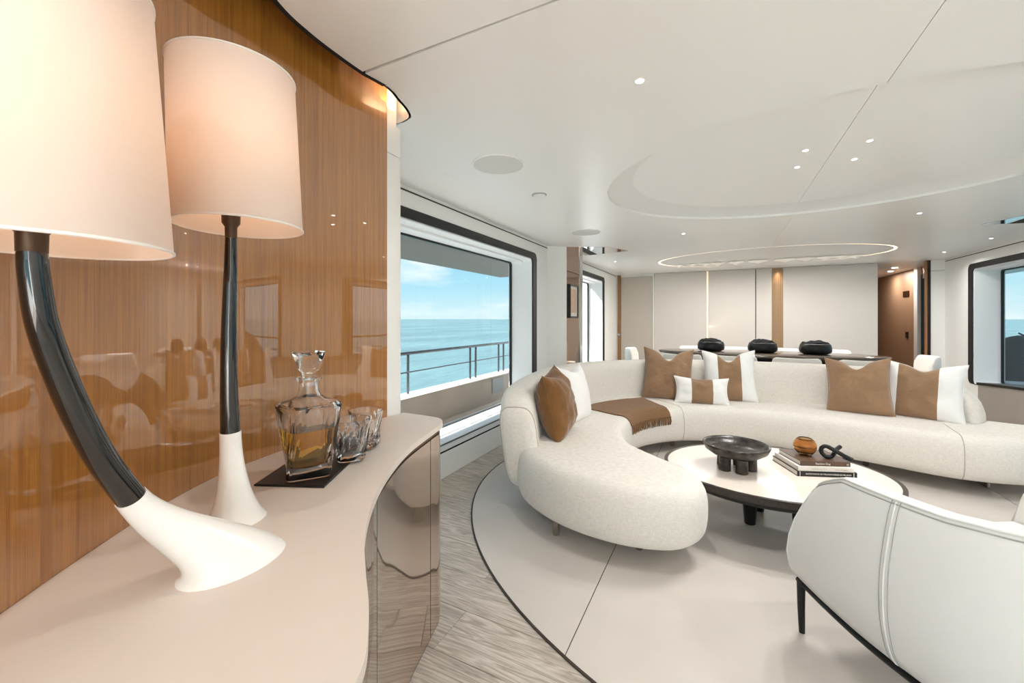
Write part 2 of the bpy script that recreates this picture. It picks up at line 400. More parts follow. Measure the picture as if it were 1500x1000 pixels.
XL, XR, YA, YB, ZC, CX = -1.94, 3.10, -3.0, 8.69, 2.17, .58

# ================================================================== THE SETTING
# ---- floor: grey oak planks laid across the room
floor = thing('floor', 'light grey oak plank floor of the salon', 'floor', (0, 0, 0), kind='structure')
b = NB(); box(b, XL - .35, XR + .4, YA - .1, 12.6, -.12, -.022); mesh('subfloor', b, 'dark_gap', floor, smooth=False)
yy = 1.25 - .225 * 19; row = 0
while yy < YB:
    y0, y1 = max(yy, YA), min(yy + .225, YB)
    if y1 - y0 > .02:
        x = XL; first = True
        while x < XR - .01:
            L = (.5 + (row * .83) % 1.7) if first else 2.1
            x1 = min(x + L, XR); first = False
            if XR - x1 < .3: x1 = XR
            bb = NB(); box(bb, x + .0008, x1 - .0008, y0 + .0012, y1 - .0012, -.022, 0, .0015, 1); mesh('plank', bb, 'plank', floor, smooth=False)
            x = x1
    yy += .225; row += 1
# ---- big oval inlay, leather tiles inside a dark metal edge
inl = thing('floor_inlay', 'large oval cream leather floor inlay with dark edge under sofa and table', 'floor inlay', (CX, 3.145, 0), kind='structure')
EA, EB, EY = 2.27, 1.95, 3.145
b = NB(); ring_prism(b, ell(CX, EY, EA + .005, EB + .005, 128), ell(CX, EY, EA - .004, EB - .004, 128), lambda a, c, d: (a, c, d), -.004, .0065); mesh('edge_trim', b, 'inlay_trim', inl)
b = NB(); prism(b, ell(CX, EY, EA - .003, EB - .003, 128), -.004, .002); mesh('joint_bed', b, 'inlay_trim', inl, smooth=False)
base_e = ell(CX, EY, EA - .005, EB - .005, 160)
xs = [-9, -.512, 1.765, 9]; ys = [-9, 2.43, 3.93, 9]
for i in range(3):
    for j in range(3):
        if i == 1 and j == 0: pass
        p = base_e
        for ax, v, less in ((0, xs[i] + .0022, False), (0, xs[i + 1] - .0022, True)):
            p = clip(p, ax, v, less)
        if i != 1:
            p = clip(p, 1, ys[j] + .0008, False); p = clip(p, 1, ys[j + 1] - .0008, True)
        elif j != 0: continue
        if len(p) > 2:
            bb = NB(); prism(bb, p, 0, .006); mesh('tile', bb, 'inlay', inl, smooth=False)

# ---- left wall with two windows
def wallx(a, c, d): return (d, a, c)
wl1 = thing('wall_left', 'white wall around the big side window beside the sofa', 'wall', (XL, 3.1, 0), kind='structure')
W1 = (1.72, 4.44, .262, 2.02); W2 = (5.72, 7.62, .262, 2.02)
b = NB(); plate(b, [(1.475, 0), (4.79, 0), (4.79, 2.4), (1.475, 2.4)], [roundrect(*W1, .075)], wallx, XL, XL - .3); mesh('panel', b, 'white_wall', wl1, smooth=False)
b = NB(); plate(b, [(5.68, 0), (YB, 0), (YB, 2.4), (5.68, 2.4)], [roundrect(*W2, .075)], wallx, XL, XL - .3); mesh('panel', b, 'white_wall', wl1, smooth=False)
b = NB(); box(b, XL - .3, XL, YA, 1.475, 0, 2.4); mesh('panel', b, 'white_wall', wl1, smooth=False)
# window bench front below the window: groove line and dark shadow skirting
b = NB(); box(b, XL - .002, XL + .004, 1.475, 4.79, .0, .198, .002, 1); mesh('bench_front', b, 'white_wall', wl1, smooth=False)
b = NB(); box(b, XL - .004, XL + .0012, 1.475, 4.79, .198, .212); mesh('shadow_groove', b, 'dark_gap', wl1, smooth=False)
b = NB(); box(b, XL - .002, XL + .004, 1.475, 4.44, .212, .262, .002, 1); mesh('bench_lip', b, 'reveal', wl1, smooth=False)
b = NB(); box(b, XL, XL + .004, 1.475, 8.6, 2.135, 2.145); mesh('shadow_line', b, 'inlay_trim', wl1, smooth=False)

def window(name, label, X, side, W, depth=.27):
    y0, y1, z0, z1 = W
    o = thing(name, label, 'window', (X, (y0 + y1) / 2, z0), kind='structure')
    s = side  # outward direction sign
    # black surround: band along top and sides with rounded corners
    outer = roundrect(y0, y1, z0, z1, .075); inner = roundrect(y0 + .105, y1 - .105, z0 + .002, z1 - .072, .05)
    b = NB(); ring_prism(b, outer, inner, wallx, X - s * .012, X + s * .03); mesh('frame', b, 'frame_black', o, angle=30)
    # white lining of the opening
    la = roundrect(y0 + .10, y1 - .10, z0 - .012, z1 - .066, .05); lb = roundrect(y0 + .118, y1 - .118, z0 + .004, z1 - .082, .04)
    b = NB(); ring_prism(b, la, lb, wallx, X + s * .002, X + s * depth * .45); mesh('lining', b, 'reveal', o, angle=30)
    lc = roundrect(y0 + .118, y1 - .118, z0 + .01, z1 - .10, .04)
    b = NB(); ring_prism(b, la, lc, wallx, X + s * depth * .45, X + s * (depth + .03)); mesh('lining', b, 'reveal', o, angle=30)
    # gasket and pane
    ga = roundrect(y0 + .112, y1 - .112, z0 + .0, z1 - .094, .045); gb = roundrect(y0 + .136, y1 - .136, z0 + .028, z1 - .118, .035)
    b = NB(); ring_prism(b, ga, gb, wallx, X + s * (depth - .012), X + s * (depth + .012)); mesh('gasket', b, 'black', o, angle=30)
    b = NB(); prism_pts = roundrect(y0 + .126, y1 - .126, z0 + .015, z1 - .108, .04)
    va = [b.verts.new(wallx(a, c, X + s * depth)) for a, c in prism_pts]; b.faces.new(va)
    mesh('pane', b, 'pane', o, smooth=False)
    b = NB(); box(b, min(X, X + s * .1), max(X, X + s * .1), y0 + .13, y1 - .13, z0 + .004, z0 + .012, .002, 1); mesh('sill', b, 'reveal', o, smooth=False)
    b = NB(); box(b, min(X + s * .13, X + s * .26), max(X + s * .13, X + s * .26), y0 + .13, y1 - .13, z0 + .01, z0 + .02, .002, 1); mesh('sill', b, 'reveal', o, smooth=False)
    return o
window('window_1', 'large picture window with black surround looking out on open sea', XL, -1, W1)
window('window_2', 'tall bright window with black surround beside the dining area', XL, -1, W2)

# ---- right wall
wr = thing('wall_right', 'white wall with windows along the right side of the room', 'wall', (XR, 5, 0), kind='structure')
W3 = (5.75, 7.995, .36, 2.01); W4 = (1.9, 4.4, .36, 2.01)
b = NB(); plate(b, [(YA, 0), (YB, 0), (YB, 2.4), (YA, 2.4)], [roundrect(*W3, .075), roundrect(*W4, .075)], wallx, XR, XR + .3); mesh('panel', b, 'white_wall', wr, smooth=False)
window('window_3', 'right side window with black surround and a grey covered tender outside', XR, 1, W3)
window('window_4', 'right side window facing the bar console', XR, 1, W4)
b = NB(); box(b, XR - .004, XR, YA, YB - .03, 2.135, 2.145); mesh('shadow_line', b, 'inlay_trim', wr, smooth=False)
# ---- aft end: unseen doorway to the aft deck, left wide open to let daylight in
wa = thing('wall_aft', 'white frame around the unseen aft doorway left open for daylight', 'wall', (CX, YA, 0), kind='structure')
b = NB(); box(b, XL - .3, -1.75, YA - .15, YA, 0, 2.4); mesh('jamb', b, 'white_wall', wa, smooth=False)
b = NB(); box(b, 2.95, XR + .3, YA - .15, YA, 0, 2.4); mesh('jamb', b, 'white_wall', wa, smooth=False)
b = NB(); box(b, -1.75, 2.95, YA - .15, YA, 2.12, 2.4); mesh('lintel', b, 'white_wall', wa, smooth=False)
b = NB(); box(b, XL - .3, XR + .3, YA - 4, YA - .1, -.12, -.005); mesh('threshold_deck', b, 'deck', wa, smooth=False)  # pale deck out of view, extended to bounce sunlight onto the ceiling

# ---- fin between salon and dining: white nib, bronze mirror side, steel edge
fin = thing('wall_fin', 'short white wall nib with bronze side between salon and dining area', 'wall', (-1.8, 5.2, 0), kind='structure')
b = NB(); prism(b, [(-2.2, 4.78), (-1.955, 4.78), (-1.745, 4.955), (-1.745, 4.97), (-2.2, 4.97)], 0, 2.3); mesh('nib', b, 'white_wall', fin, smooth=False)
b = NB(); box(b, -2.2, -1.745, 4.97, 5.50, 0, 2.3); mesh('bronze_panel', b, 'bronze_mirror', fin, smooth=False)
b = NB(); prism(b, [(-2.2, 5.50), (-1.738, 5.50)] + [(-1.80 + .062 * math.cos(t), 5.62 + .062 * math.sin(t)) for t in [i * PI / 12 for i in range(0, 7)]] + [(-2.2, 5.682)], 0, 2.3); mesh('steel_edge', b, 'steel', fin, angle=50)
b = NB(); box(b, -1.7445, -1.741, 4.975, 5.50, 1.86, 1.868); mesh('panel_joint', b, 'dark_gap', fin, smooth=False)
b = NB(); box(b, -1.7445, -1.741, 4.975, 5.50, .56, .568); mesh('panel_joint', b, 'dark_gap', fin, smooth=False)

# ---- back wall
wb = thing('wall_back', 'back wall of grey fabric panels behind the dining table', 'wall', (CX, YB, 0), kind='structure')
b = NB(); box(b, XL - .3, 2.30, YB + .03, YB + .16, 0, 2.4); mesh('backing', b, 'white_wall', wb, smooth=False)
def bpanel(name, x0, x1, m, d=.0, z0=.02, z1=2.163):
    bb = NB(); box(bb, x0, x1, YB + d, YB + .035, z0, z1, .003, 1); return mesh(name, bb, m, wb, smooth=False)
bpanel('wood_post', -1.925, -1.862, 'veneer_trim', -.01)
bpanel('white_strip', XL, -1.927, 'white_wall', 0)
bpanel('fabric_panel', -1.20 + .012, -.235, 'fabric_panel')
bpanel('white_strip', -1.215, -1.192, 'white_wall', -.012)
bpanel('light_strip', -.228, -.210, 'led_soft', .015)
bpanel('fabric_panel', -.20, .572, 'fabric_panel')
bpanel('fabric_panel', .585, .828, 'fabric_panel')
bpanel('joint', .572, .585, 'dark_gap', .022)
bpanel('fabric_panel', 1.0, 2.30, 'fabric_panel')
# lit gold niche
b = NB(); npts = [(.828 + .172 * i / 12, YB + .004 + .02 * math.sin(PI * i / 12)) for i in range(13)]
loft(b, [[(x, y, .02) for x, y in npts], [(x, y, 2.163) for x, y in npts]], closed=False); mesh('gold_niche', b, 'gold_metal', wb)
for i in range(1, 12, 2):
    bb = NB(); tube(bb, [(npts[i][0], npts[i][1] - .004, .02), (npts[i][0], npts[i][1] - .004, 2.16)], .006, 8); mesh('flute', bb, 'gold_metal', wb)
light('niche_lamp', 'SPOT', (.914, YB - .03, 2.15), 7.0, (1, .74, .46), wb, .02, (.10, 0, 0), 1.0, .9)
light('panel_lamp', 'AREA', (-.20, YB - .012, 1.1), .8, (1, .7, .5), wb, .02, (0, PI / 2 * -1, 0), shape='RECTANGLE', size_y=2.0)
# side door in the back wall
dr = thing('door_1', 'taupe fabric-covered sliding door with small round pull in back wall', 'door', (-1.53, YB, 0), kind='structure')
b = NB(); box(b, -1.858, -1.218, YB + .005, YB + .03, .02, 2.12, .003, 1); mesh('leaf', b, 'fabric_panel_b', dr, smooth=False)
b = NB(); lathe(b, [(.0, 0), (.03, 0), (.03, .006), (.022, .01), (0, .008)], n=20, cap0=False, cap1=False)
bmesh.ops.rotate(b, verts=b.verts[:], cent=(0, 0, 0), matrix=Matrix.Rotation(PI / 2, 3, 'X')); bmesh.ops.translate(b, verts=b.verts[:], vec=(-1.893, YB - .01, .925)); mesh('round_pull', b, 'steel', dr)
# ---- corridor at the right
co = thing('wall_corridor', 'brown wood lined corridor opening at the right of the back wall', 'wall', (2.8, 10.5, 0), kind='structure')
b = NB(); box(b, 3.25, 3.35, 10.15, 13, 0, 2.4); mesh('wood_wall', b, 'corridor_wood', co, smooth=False)
b = NB(); box(b, 2.18, 2.30, YB + .17, 13, 0, 2.4); mesh('wood_wall', b, 'corridor_wood', co, smooth=False)
b = NB(); box(b, 2.2, 3.35, 13, 13.1, 0, 2.4); mesh('end_wall', b, 'corridor_wood', co, smooth=False)
b = NB(); box(b, 2.2, 3.35, YB + .03, 13, 2.19, 2.4); mesh('corridor_ceiling', b, 'ceiling', co, smooth=False)
b = NB(); box(b, 2.2, 3.35, YB, 13, -.03, -.001); mesh('corridor_floor', b, 'plank', co, smooth=False)
b = NB(); box(b, 3.20, 3.25, 10.0, 10.15, 0, 2.19); mesh('pale_reveal', b, 'white_wall', co, smooth=False)
b = NB(); box(b, 2.90, 2.935, YB - .012, YB + .04, 0, 2.168); mesh('black_post', b, 'black', co, smooth=False)
b = NB(); box(b, 2.875, 2.90, YB - .005, YB + .04, 0, 2.168); mesh('wood_post', b, 'veneer_trim', co, smooth=False)
b = NB(); box(b, 2.937, XR, YB + .0, YB + .1, 0, 2.0); mesh('cream_panel', b, 'white_wall', co, smooth=False)
b = NB(); box(b, 2.937, XR, YB + .0, YB + .1, 2.008, 2.18); mesh('cream_panel', b, 'white_wall', co, smooth=False)
for dy, in ((9.9,), (10.6,)):
    bb = NB(); lathe(bb, [(.04, 2.187), (.04, 2.19)], (2.86 + (dy - 9.9) * .2, dy, 0), n=16); mesh('downlight', bb, 'downlight', co)
    light('corridor_fill', 'AREA', (2.95, dy + .5, 2.17), 9, (1, .94, .88), co, .1)  # area lamps added apart from the fittings to brighten the corridor
gd = thing('door_2', 'narrow glazed side door with black frame at the end of the corridor', 'door', (3.25, 9.6, 0), kind='structure')
b = NB(); plate(b, [(9.0, 0), (10.0, 0), (10.0, 2.05), (9.0, 2.05)], [[(9.05, .08), (9.95, .08), (9.95, 1.98), (9.05, 1.98)]], wallx, 3.25, 3.30); mesh('frame', b, 'black', gd, smooth=False)
b = NB(); b.faces.new([b.verts.new(wallx(a, c, 3.275)) for a, c in ((9.05, .08), (9.95, .08), (9.95, 1.98), (9.05, 1.98))]); mesh('pane', b, 'pane', gd, smooth=False)
b = NB(); box(b, 3.25, 3.30, YB + .1, 10.15, 2.05, 2.4); mesh('header', b, 'veneer_trim', gd, smooth=False)
b = NB(); box(b, 3.25, 3.35, YB + .0, 9.0, 0, 2.05); mesh('side_post', b, 'white_wall', gd, smooth=False)
for n_, z_, lab in (('wall_lamp_box', 1.74, 'small brown wall fitting high on the corridor wood wall'), ('light_switch', .94, 'small black switch plate low on the corridor wood wall')):
    bb = NB()
    if z_ > 1: box(bb, 3.235, 3.25, 10.5, 10.78, z_ - .055, z_ + .055, .004, 1)
    else: box(bb, 3.238, 3.25, 10.55, 10.67, z_ - .06, z_ + .06, .004, 1)
    o = mesh(n_, bb, 'bronze_trim' if z_ > 1 else 'black', None, (3.25, 10.6, z_ - .06), smooth=False)
    tag(o, lab, 'wall fitting' if z_ > 1 else 'switch')

# ---- ceiling: satin panels with recessed oval, LED oval, shadow gaps
ce = thing('ceiling', 'white satin ceiling of large panels with an oval recess over the sofa', 'ceiling', (CX, 3, ZC), kind='structure')
b = NB(); box(b, XL - .3, XR + .3, YA - .15, YB + .2, 2.36, 2.42); mesh('slab', b, 'dark_gap', ce, smooth=False)
OA, OB, OY = 1.34, 1.125, 3.215          # recess over the sofa
LA, LB, LY = 1.49, 1.0, 7.17             # LED oval over the dining table
EDGE = catmull([(-.62, -.20), (-.80, .22), (-1.02, .50), (-1.15, .741), (-1.186, .876), (-1.197, 1.015), (-1.198, 1.12)], k=8)
EDGE2 = catmull([(-1.198, 1.12), (-1.185, 1.21), (-1.19, 1.26), (-1.21, 1.32), (-1.229, 1.385), (-1.265, 1.45), (-1.33, 1.475)], k=8)
YS = 1.113; g = .0012
pl = [(CX - g, YA), (CX - g, YS - g)] + [(p.x, p.y) for p in EDGE[::-1] if p.y < YS - g] + [(-.62, YA)]
pl[2:2] = []
def cpanel(poly, name='panel', m='ceiling', z0=ZC, z1=ZC + .02):
    bb = NB(); prism(bb, poly, z0, z1); return mesh(name, bb, m, ce, smooth=False)
cpanel(pl)
left = [(CX - g, YS + g)] + [(x, y) for x, y in ell(CX - g, OY, OA, OB, 64, -PI / 2, -1.5 * PI, True)] + [(x, y) for x, y in ell(CX - g, LY, LA, LB, 64, -PI / 2, -1.5 * PI, True)] + [(CX - g, YB + .03), (XL - .0, YB + .03), (XL, 1.475), (-1.36, 1.475)] + [(p.x, p.y) for p in EDGE2[::-1][1:] if p.y > YS + g]
cpanel(left)
right = [(CX + g, YS + g)] + ell(CX + g, OY, OA, OB, 64, -PI / 2, PI / 2, True) + ell(CX + g, LY, LA, LB, 64, -PI / 2, PI / 2, True) + [(CX + g, YB + .03), (XR, YB + .03), (XR, YS + g)]
cpanel(right)
cpanel([(CX + g, YA), (XR, YA), (XR, YS - g), (CX + g, YS - g)])
# black strip painting in the dark shadow gap along the wood wall
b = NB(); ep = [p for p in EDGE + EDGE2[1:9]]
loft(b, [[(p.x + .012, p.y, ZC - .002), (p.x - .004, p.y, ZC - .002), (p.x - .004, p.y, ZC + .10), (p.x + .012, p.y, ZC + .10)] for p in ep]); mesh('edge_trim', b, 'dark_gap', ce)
b = NB(); ep = [p for p in EDGE2[8:]] + [Vector((-1.6, 1.478)), Vector((XL, 1.478))]
loft(b, [[(p.x + .01, p.y + .004, ZC), (p.x - .002, p.y, ZC), (p.x - .002, p.y, ZC + .18), (p.x + .01, p.y + .004, ZC + .18)] for p in ep]); mesh('edge_trim', b, 'ceiling', ce)
# sloped oval lip and inner discs
oc = ell(CX, OY, OA, OB, 128); ic = ell(CX, 3.10, 1.14, 1.00, 128)
b = NB(); loft(b, [[(x, y, ZC + .018) for x, y in oc], [(x, y, ZC + .02) for x, y in ell(CX, OY, OA - .002, OB - .002, 128)], [(x, y, ZC + .048) for x, y in ic]], True, False, False); mesh('oval_lip', b, 'recess', ce, angle=60)
for s in (-1, 1):
    half = [(CX + s * g, 3.10 + 1.0)] + [] 
    pts = [(CX + s * g + s * 1.145 * math.sin(t), 3.10 + 1.005 * math.cos(t)) for t in [PI * i / 64 for i in range(65)]]
    bb = NB(); prism(bb, pts, ZC + .048, ZC + .06); mesh('oval_disc', bb, 'ceiling', ce, smooth=False)
b = NB(); prism(b, ell(CX, OY, OA + .02, OB + .02, 64), ZC + .065, ZC + .075); mesh('recess_cover', b, 'dark_gap', ce, smooth=False)
# lit oval over the dining table
b = NB(); loft(b, [[(x, y, ZC + .001) for x, y in ell(CX, LY, LA, LB, 128)], [(x, y, ZC + .06) for x, y in ell(CX, LY, LA, LB, 128)]], True, False, False); mesh('oval_side', b, 'ceiling', ce)
b = NB(); ring_prism(b, ell(CX, LY, LA - .002, LB - .002, 128), ell(CX, LY + .014, LA - .03, LB - .02, 128), lambda a, c, d: (a, c, d), ZC + .012, ZC + .02); mesh('led_strip', b, 'led', ce)
b = NB(); prism(b, ell(CX, LY + .016, LA - .026, LB - .018, 128), ZC + .004, ZC + .03); mesh('oval_plate', b, 'recess', ce, smooth=False)
# mirror-polished half moons at the fins
for s in (-1, 1):
    pts = [(-1.745, 4.965), (-1.547, 5.05), (-1.265, 5.25), (-1.105, 5.63), (-1.40, 5.705), (-1.737, 5.775), (-1.745, 5.69)]
    if s == 1: pts = [(2 * CX - x, y) for x, y in pts]
    cpanel(pts, 'mirror_inset', 'mirror', ZC - .003, ZC + .002)

# petals of the ceiling light, one cluster
fx = thing('petal_ceiling_light', 'row of small white blossom-shaped glass lights in the lit oval over dining table', 'ceiling light', (CX, 7.47, ZC))
for i, (px, sc) in enumerate(((-.62, .6), (-.42, .7), (-.23, .8), (-.04, .9), (.22, 1.0), (.53, 1.25), (.88, 1.3), (1.15, 1.1), (1.38, 1.0), (1.56, .8), (1.74, .8))):
    b = NB(); r = .11 * sc
    lathe(b, [(.02, .004), (r * .35, -.004), (r, -.016), (r * 1.02, -.020), (r * .5, -.034), (r * .22, -.052), (.004, -.06)], (px, 7.47, ZC + .003), n=20); mesh('petal', b, 'petal', fx)
    light('petal_lamp', 'AREA', (px, 7.47, ZC - .062), 3.6 * sc, (1, .98, .95), fx, .01)


# downlights
def downlight(x, y, label, z=ZC, energy=3.2, r=.0155, group='recessed ceiling downlights', lit=True):
    o = thing('downlight', label, 'downlight', (x, y, z), group)
    b = NB(); lathe(b, [(r, .004), (r, -.003), (r + .003, -.003), (r + .004, .001)], (x, y, z), n=24, cap0=False, cap1=False); mesh('rim', b, 'shade_trim', o)
    b = NB(); lathe(b, [(r, 0), (r, .003)], (x, y, z - .0005), n=24); mesh('lens', b, 'downlight' if lit else 'shade_trim', o)
    if lit: light('downlight_lamp', 'AREA', (x, y, z - .006), energy, (1, .985, .965), o, .04, (0, 0, 0), spread=2.6)
    return o
downlight(-.277, 1.633, 'single bright downlight in the plain ceiling panel above the bar console')
for x, y in ((.437, 2.86), (.437, 3.15), (.724, 2.86), (.724, 3.15)):
    downlight(x, y, 'one of four downlights clustered in the middle of the ceiling oval', ZC + .048, 3, .0135, 'downlights in the ceiling oval')
downlight(1.545, 4.78, 'downlight just beyond the ceiling oval on the corridor side'); downlight(-.354, 4.774, 'downlight just beyond the ceiling oval on the picture window side')
downlight(2.759, 6.65, 'downlight over the right window, further from the corridor'); downlight(2.745, 7.714, 'downlight over the right window near the corridor opening')
downlight(-1.555, 2.144, 'unlit small downlight beside the ceiling speaker over the window', r=.009, lit=False)
downlight(-1.5, 6.6, 'downlight near the dining side window')
for x, y in ((1.43, 1.63), (-.277, -.6), (1.43, -.6), (-.277, -2.2), (1.43, -2.2), (2.7, .4), (2.7, 2.2), (2.7, 4.0)):  # unseen downlights added outside the view to brighten the room
    downlight(x, y, 'added unseen downlight in the ceiling behind the bar console end of the room', group='added downlights toward the aft doorway', energy=4)
# speakers and detector
for x, y, lab in ((-1.179, 2.14, 'round white speaker grille in the ceiling close to the sensor disc'), (-1.272, 4.229, 'round white speaker grille in the ceiling near the white wall nib')):
    o = thing('ceiling_speaker', lab, 'speaker', (x, y, ZC), 'ceiling speakers')
    b = NB(); lathe(b, [(.0, -.004), (.148, -.004), (.148, .002)], (x, y, ZC), n=48, cap0=False); mesh('grille', b, 'grille', o)
    b = NB(); lathe(b, [(.149, .002), (.149, -.006), (.156, -.005), (.157, .002)], (x, y, ZC), n=48, cap0=False, cap1=False); mesh('rim', b, 'ceiling', o)
o = thing('smoke_detector', 'small white disc sensor with metal ring on the ceiling', 'detector', (-1.194, 2.795, ZC))
b = NB(); lathe(b, [(.055, .001), (.055, -.006), (.045, -.008)], (-1.194, 2.795, ZC), n=28); mesh('ring', b, 'steel', o)
b = NB(); lathe(b, [(.045, -.004), (.042, -.016), (.02, -.019)], (-1.194, 2.795, ZC), n=28); mesh('cap', b, 'ceiling', o)

# ---- wood wall behind the console, with white end post
WP = catmull([(-.55, -.28), (-.76, -.01), (-.935, .193), (-1.06, .35), (-1.155, .487), (-1.225, .63), (-1.262, .76), (-1.283, .90), (-1.297, 1.10), (-1.308, 1.359)], k=10)
ww = thing('wall_veneer', 'curved high-gloss wood veneer wall behind the bar console', 'wall', (-1.2, .6, 0), kind='structure')
def wall_strip(P, m, name, z0=0, z1=2.36, th=.05, parent=None):
    b = NB(); rings = []
    for i, p in enumerate(P):
        t = (P[min(i + 1, len(P) - 1)] - P[max(i - 1, 0)]).normalized(); n = Vector((-t.y, t.x)) * th   # away from the room
        rings.append([(p.x, p.y, z0), (p.x + n.x, p.y + n.y, z0), (p.x + n.x, p.y + n.y, z1), (p.x, p.y, z1)])
    loft(b, rings); return mesh(name, b, m, parent or ww, angle=35)
k = 24
wall_strip(WP[:k], 'veneer', 'veneer_panel'); wall_strip(WP[k:], 'veneer', 'veneer_panel')
b = NB(); p = WP[k - 1].lerp(WP[k], .5); wall_strip([WP[k - 1], WP[k]], 'veneer_trim', 'panel_joint', th=.03)
post = thing('wall_post', 'slim white curved post beside the wood wall', 'wall', (-1.31, 1.42, 0), kind='structure')
PP = [Vector((-1.309, 1.3605)), Vector((-1.309, 1.40)), Vector((-1.311, 1.44)), Vector((-1.318, 1.455)), Vector((-1.335, 1.463)), Vector((XL, 1.4635))]
wall_strip(PP, 'white_wall', 'post_panel', 0, 1.985, .05, post); wall_strip(PP, 'white_wall', 'post_panel', 1.988, 2.12, .05, post)
b = NB(); box(b, XL, -1.33, 1.36, 1.44, 0, 2.36); mesh('core', b, 'white_wall', post, smooth=False)
light('cove_lamp', 'AREA', (-1.27, 1.37, 2.20), .4, (1, .62, .36), post, .12, (PI, 0, 0), shape='RECTANGLE', size_y=.1)

# ---- outside: sea, side decks, rails, overhang
b = NB(); box(b, -9000, 9000, -9000, 9000, -4.6, -4.55); o = mesh('sea', b, 'sea', None, (0, 0, -4.6), smooth=False); tag(o, 'teal open sea reaching to the horizon', 'sea', kind='structure')
dk = thing('side_deck_port', 'narrow side deck outside the picture window', 'deck', (-2.9, 4, -.3), kind='structure')
b = NB(); box(b, -3.6, -2.24, -4, 14, -.32, -.2); mesh('deck_planking', b, 'deck', dk, smooth=False)
b = NB(); box(b, -3.46, -3.40, -4, 14, -.2, .285); mesh('bulwark', b, 'bulwark', dk, smooth=False)
b = NB(); box(b, -3.52, -3.37, -4, 14, .285, .325, .01); mesh('cap_rail', b, 'ext_white', dk, smooth=False)
b = NB(); box(b, -3.40, -3.39, 5.95, 6.35, .0, .25, .004); mesh('fairlead', b, 'rail', dk, smooth=False)
b = NB(); box(b, -3.5, -2.24, -4, 6.4, 1.99, 2.1); mesh('overhang', b, 'soffit', dk, smooth=False)
b = NB(); box(b, -2.42, -2.24, 1.5, 4.7, -.2, .02, .01); mesh('coaming', b, 'ext_white', dk, smooth=False)
b = NB(); box(b, -3.45, -2.24, 8.3, 8.36, -.2, 2.6); mesh('screen_panel', b, 'ext_white', dk, smooth=False)
rl = thing('deck_railing', 'grey metal deck railing above the white cap outside the picture window', 'railing', (-3.44, 5, .325))
for z, r in ((.825, .02), (.59, .009)):
    b = NB(); tube(b, [(-3.44, -3, z), (-3.44, 4, z), (-3.44, 13, z)], r, 10); mesh('rail', b, 'rail', rl)
for y in (1.2, 1.36, 2.6, 3.93, 5.34, 5.5, 6.25, 6.43, 7.8, 9.2):
    b = NB(); tube(b, [(-3.44, y, .32), (-3.44, y, .825)], .017, 10); mesh('stanchion', b, 'rail', rl)
dk2 = thing('side_deck_starboard', 'side deck outside the right hand windows', 'deck', (4, 6, -.3), kind='structure')
b = NB(); box(b, 3.42, 4.75, -4, 14, -.32, -.2); mesh('deck_planking', b, 'deck', dk2, smooth=False)
b = NB(); box(b, 4.55, 4.62, -4, 14, -.2, .30); mesh('bulwark', b, 'ext_white', dk2, smooth=False)
b = NB(); box(b, 3.42, 4.6, -4, 14, 2.06, 2.15); mesh('overhang', b, 'ext_white', dk2, smooth=False)
b = NB(); box(b, 3.42, 3.75, 5.6, 8.1, -.2, .40, .01); mesh('coaming', b, 'ext_white', dk2, smooth=False)
rl2 = thing('deck_railing', 'grey metal deck railing outside the right hand windows', 'railing', (4.58, 6, .30))
for z, r in ((.83, .02), (.57, .009)):
    b = NB(); tube(b, [(4.58, -3, z), (4.58, 4, z), (4.58, 13, z)], r, 10); mesh('rail', b, 'rail', rl2)
for y in (1.2, 3.2, 5.2, 7.2, 12.2):
    b = NB(); tube(b, [(4.58, y, .295), (4.58, y, .83)], .017, 10); mesh('stanchion', b, 'rail', rl2)
# covered tender
cv = thing('covered_tender', 'dark grey canvas-covered deck gear outside the right window', 'cover', (4.15, 9.2, -.2))
b = NB(); rings = []
for i in range(14):
    t = i / 13; y = 8.05 + 2.2 * t; h = (.25 + .95 * math.sin(PI * min(1, t * 1.25 + .08)) ** .7) if t < .75 else .6
    h = .2 + 1.0 * math.sin(PI * (t * .84 + .08)) ** .8
    rings.append([(4.12 + .36 * math.cos(a) * (1 + .06 * noise.noise((a * 2, t * 5, 0))), y, -.2 + h * max(0, math.sin(a)) ** .8) for a in [PI * k / 16 for k in range(17)]])
loft(b, rings); mesh('canvas', b, 'cover', cv, angle=80)
b = NB(); tube(b, [(4.12, 8.1, .0), (4.12, 8.6, .85), (4.12, 9.2, 1.03)], .012, 8); mesh('ridge_seam', b, 'rail', cv)

# ================================================================== BAR CONSOLE
ZT = .82
FRONT = catmull([(-.30, -.34), (-.315, -.05), (-.345, .20), (-.385, .35), (-.456, .437), (-.545, .515), (-.637, .601), (-.739, .725), (-.834, .874), (-.928, 1.068), (-1.000, 1.30), (-1.028, 1.385), (-1.085, 1.44), (-1.17, 1.452), (-1.30, 1.452)], k=8)
con = thing('bar_console', 'curved bar console with cream leather top and glossy bronze doors', 'console', (-.9, .8, 0))
wallside = [(p.x + .001, p.y) for p in WP[::-1]]
outline = [(p.x, p.y) for p in FRONT] + wallside
b = NB(); prism(b, outline, ZT - .02, ZT, .004, 2); mesh('top', b, 'console_top', con, angle=30)
def offset_line(P, d):
    out = []
    for i, p in enumerate(P):
        t = (P[min(i + 1, len(P) - 1)] - P[max(i - 1, 0)]).normalized(); out.append(p + Vector((-t.y, t.x)) * d)
    return out
F1 = offset_line(FRONT, .010); F2 = offset_line(FRONT, .014); F3 = offset_line(FRONT, .04)
def band(P, Q, z0, z1):
    b = NB(); loft(b, [[(p.x, p.y, z0), (q.x, q.y, z0), (q.x, q.y, z1), (p.x, p.y, z1)] for p, q in zip(P, Q)]); return b
mesh('bronze_trim', band(F2, F3, ZT - .04, ZT - .02), 'bronze_trim', con, angle=35)
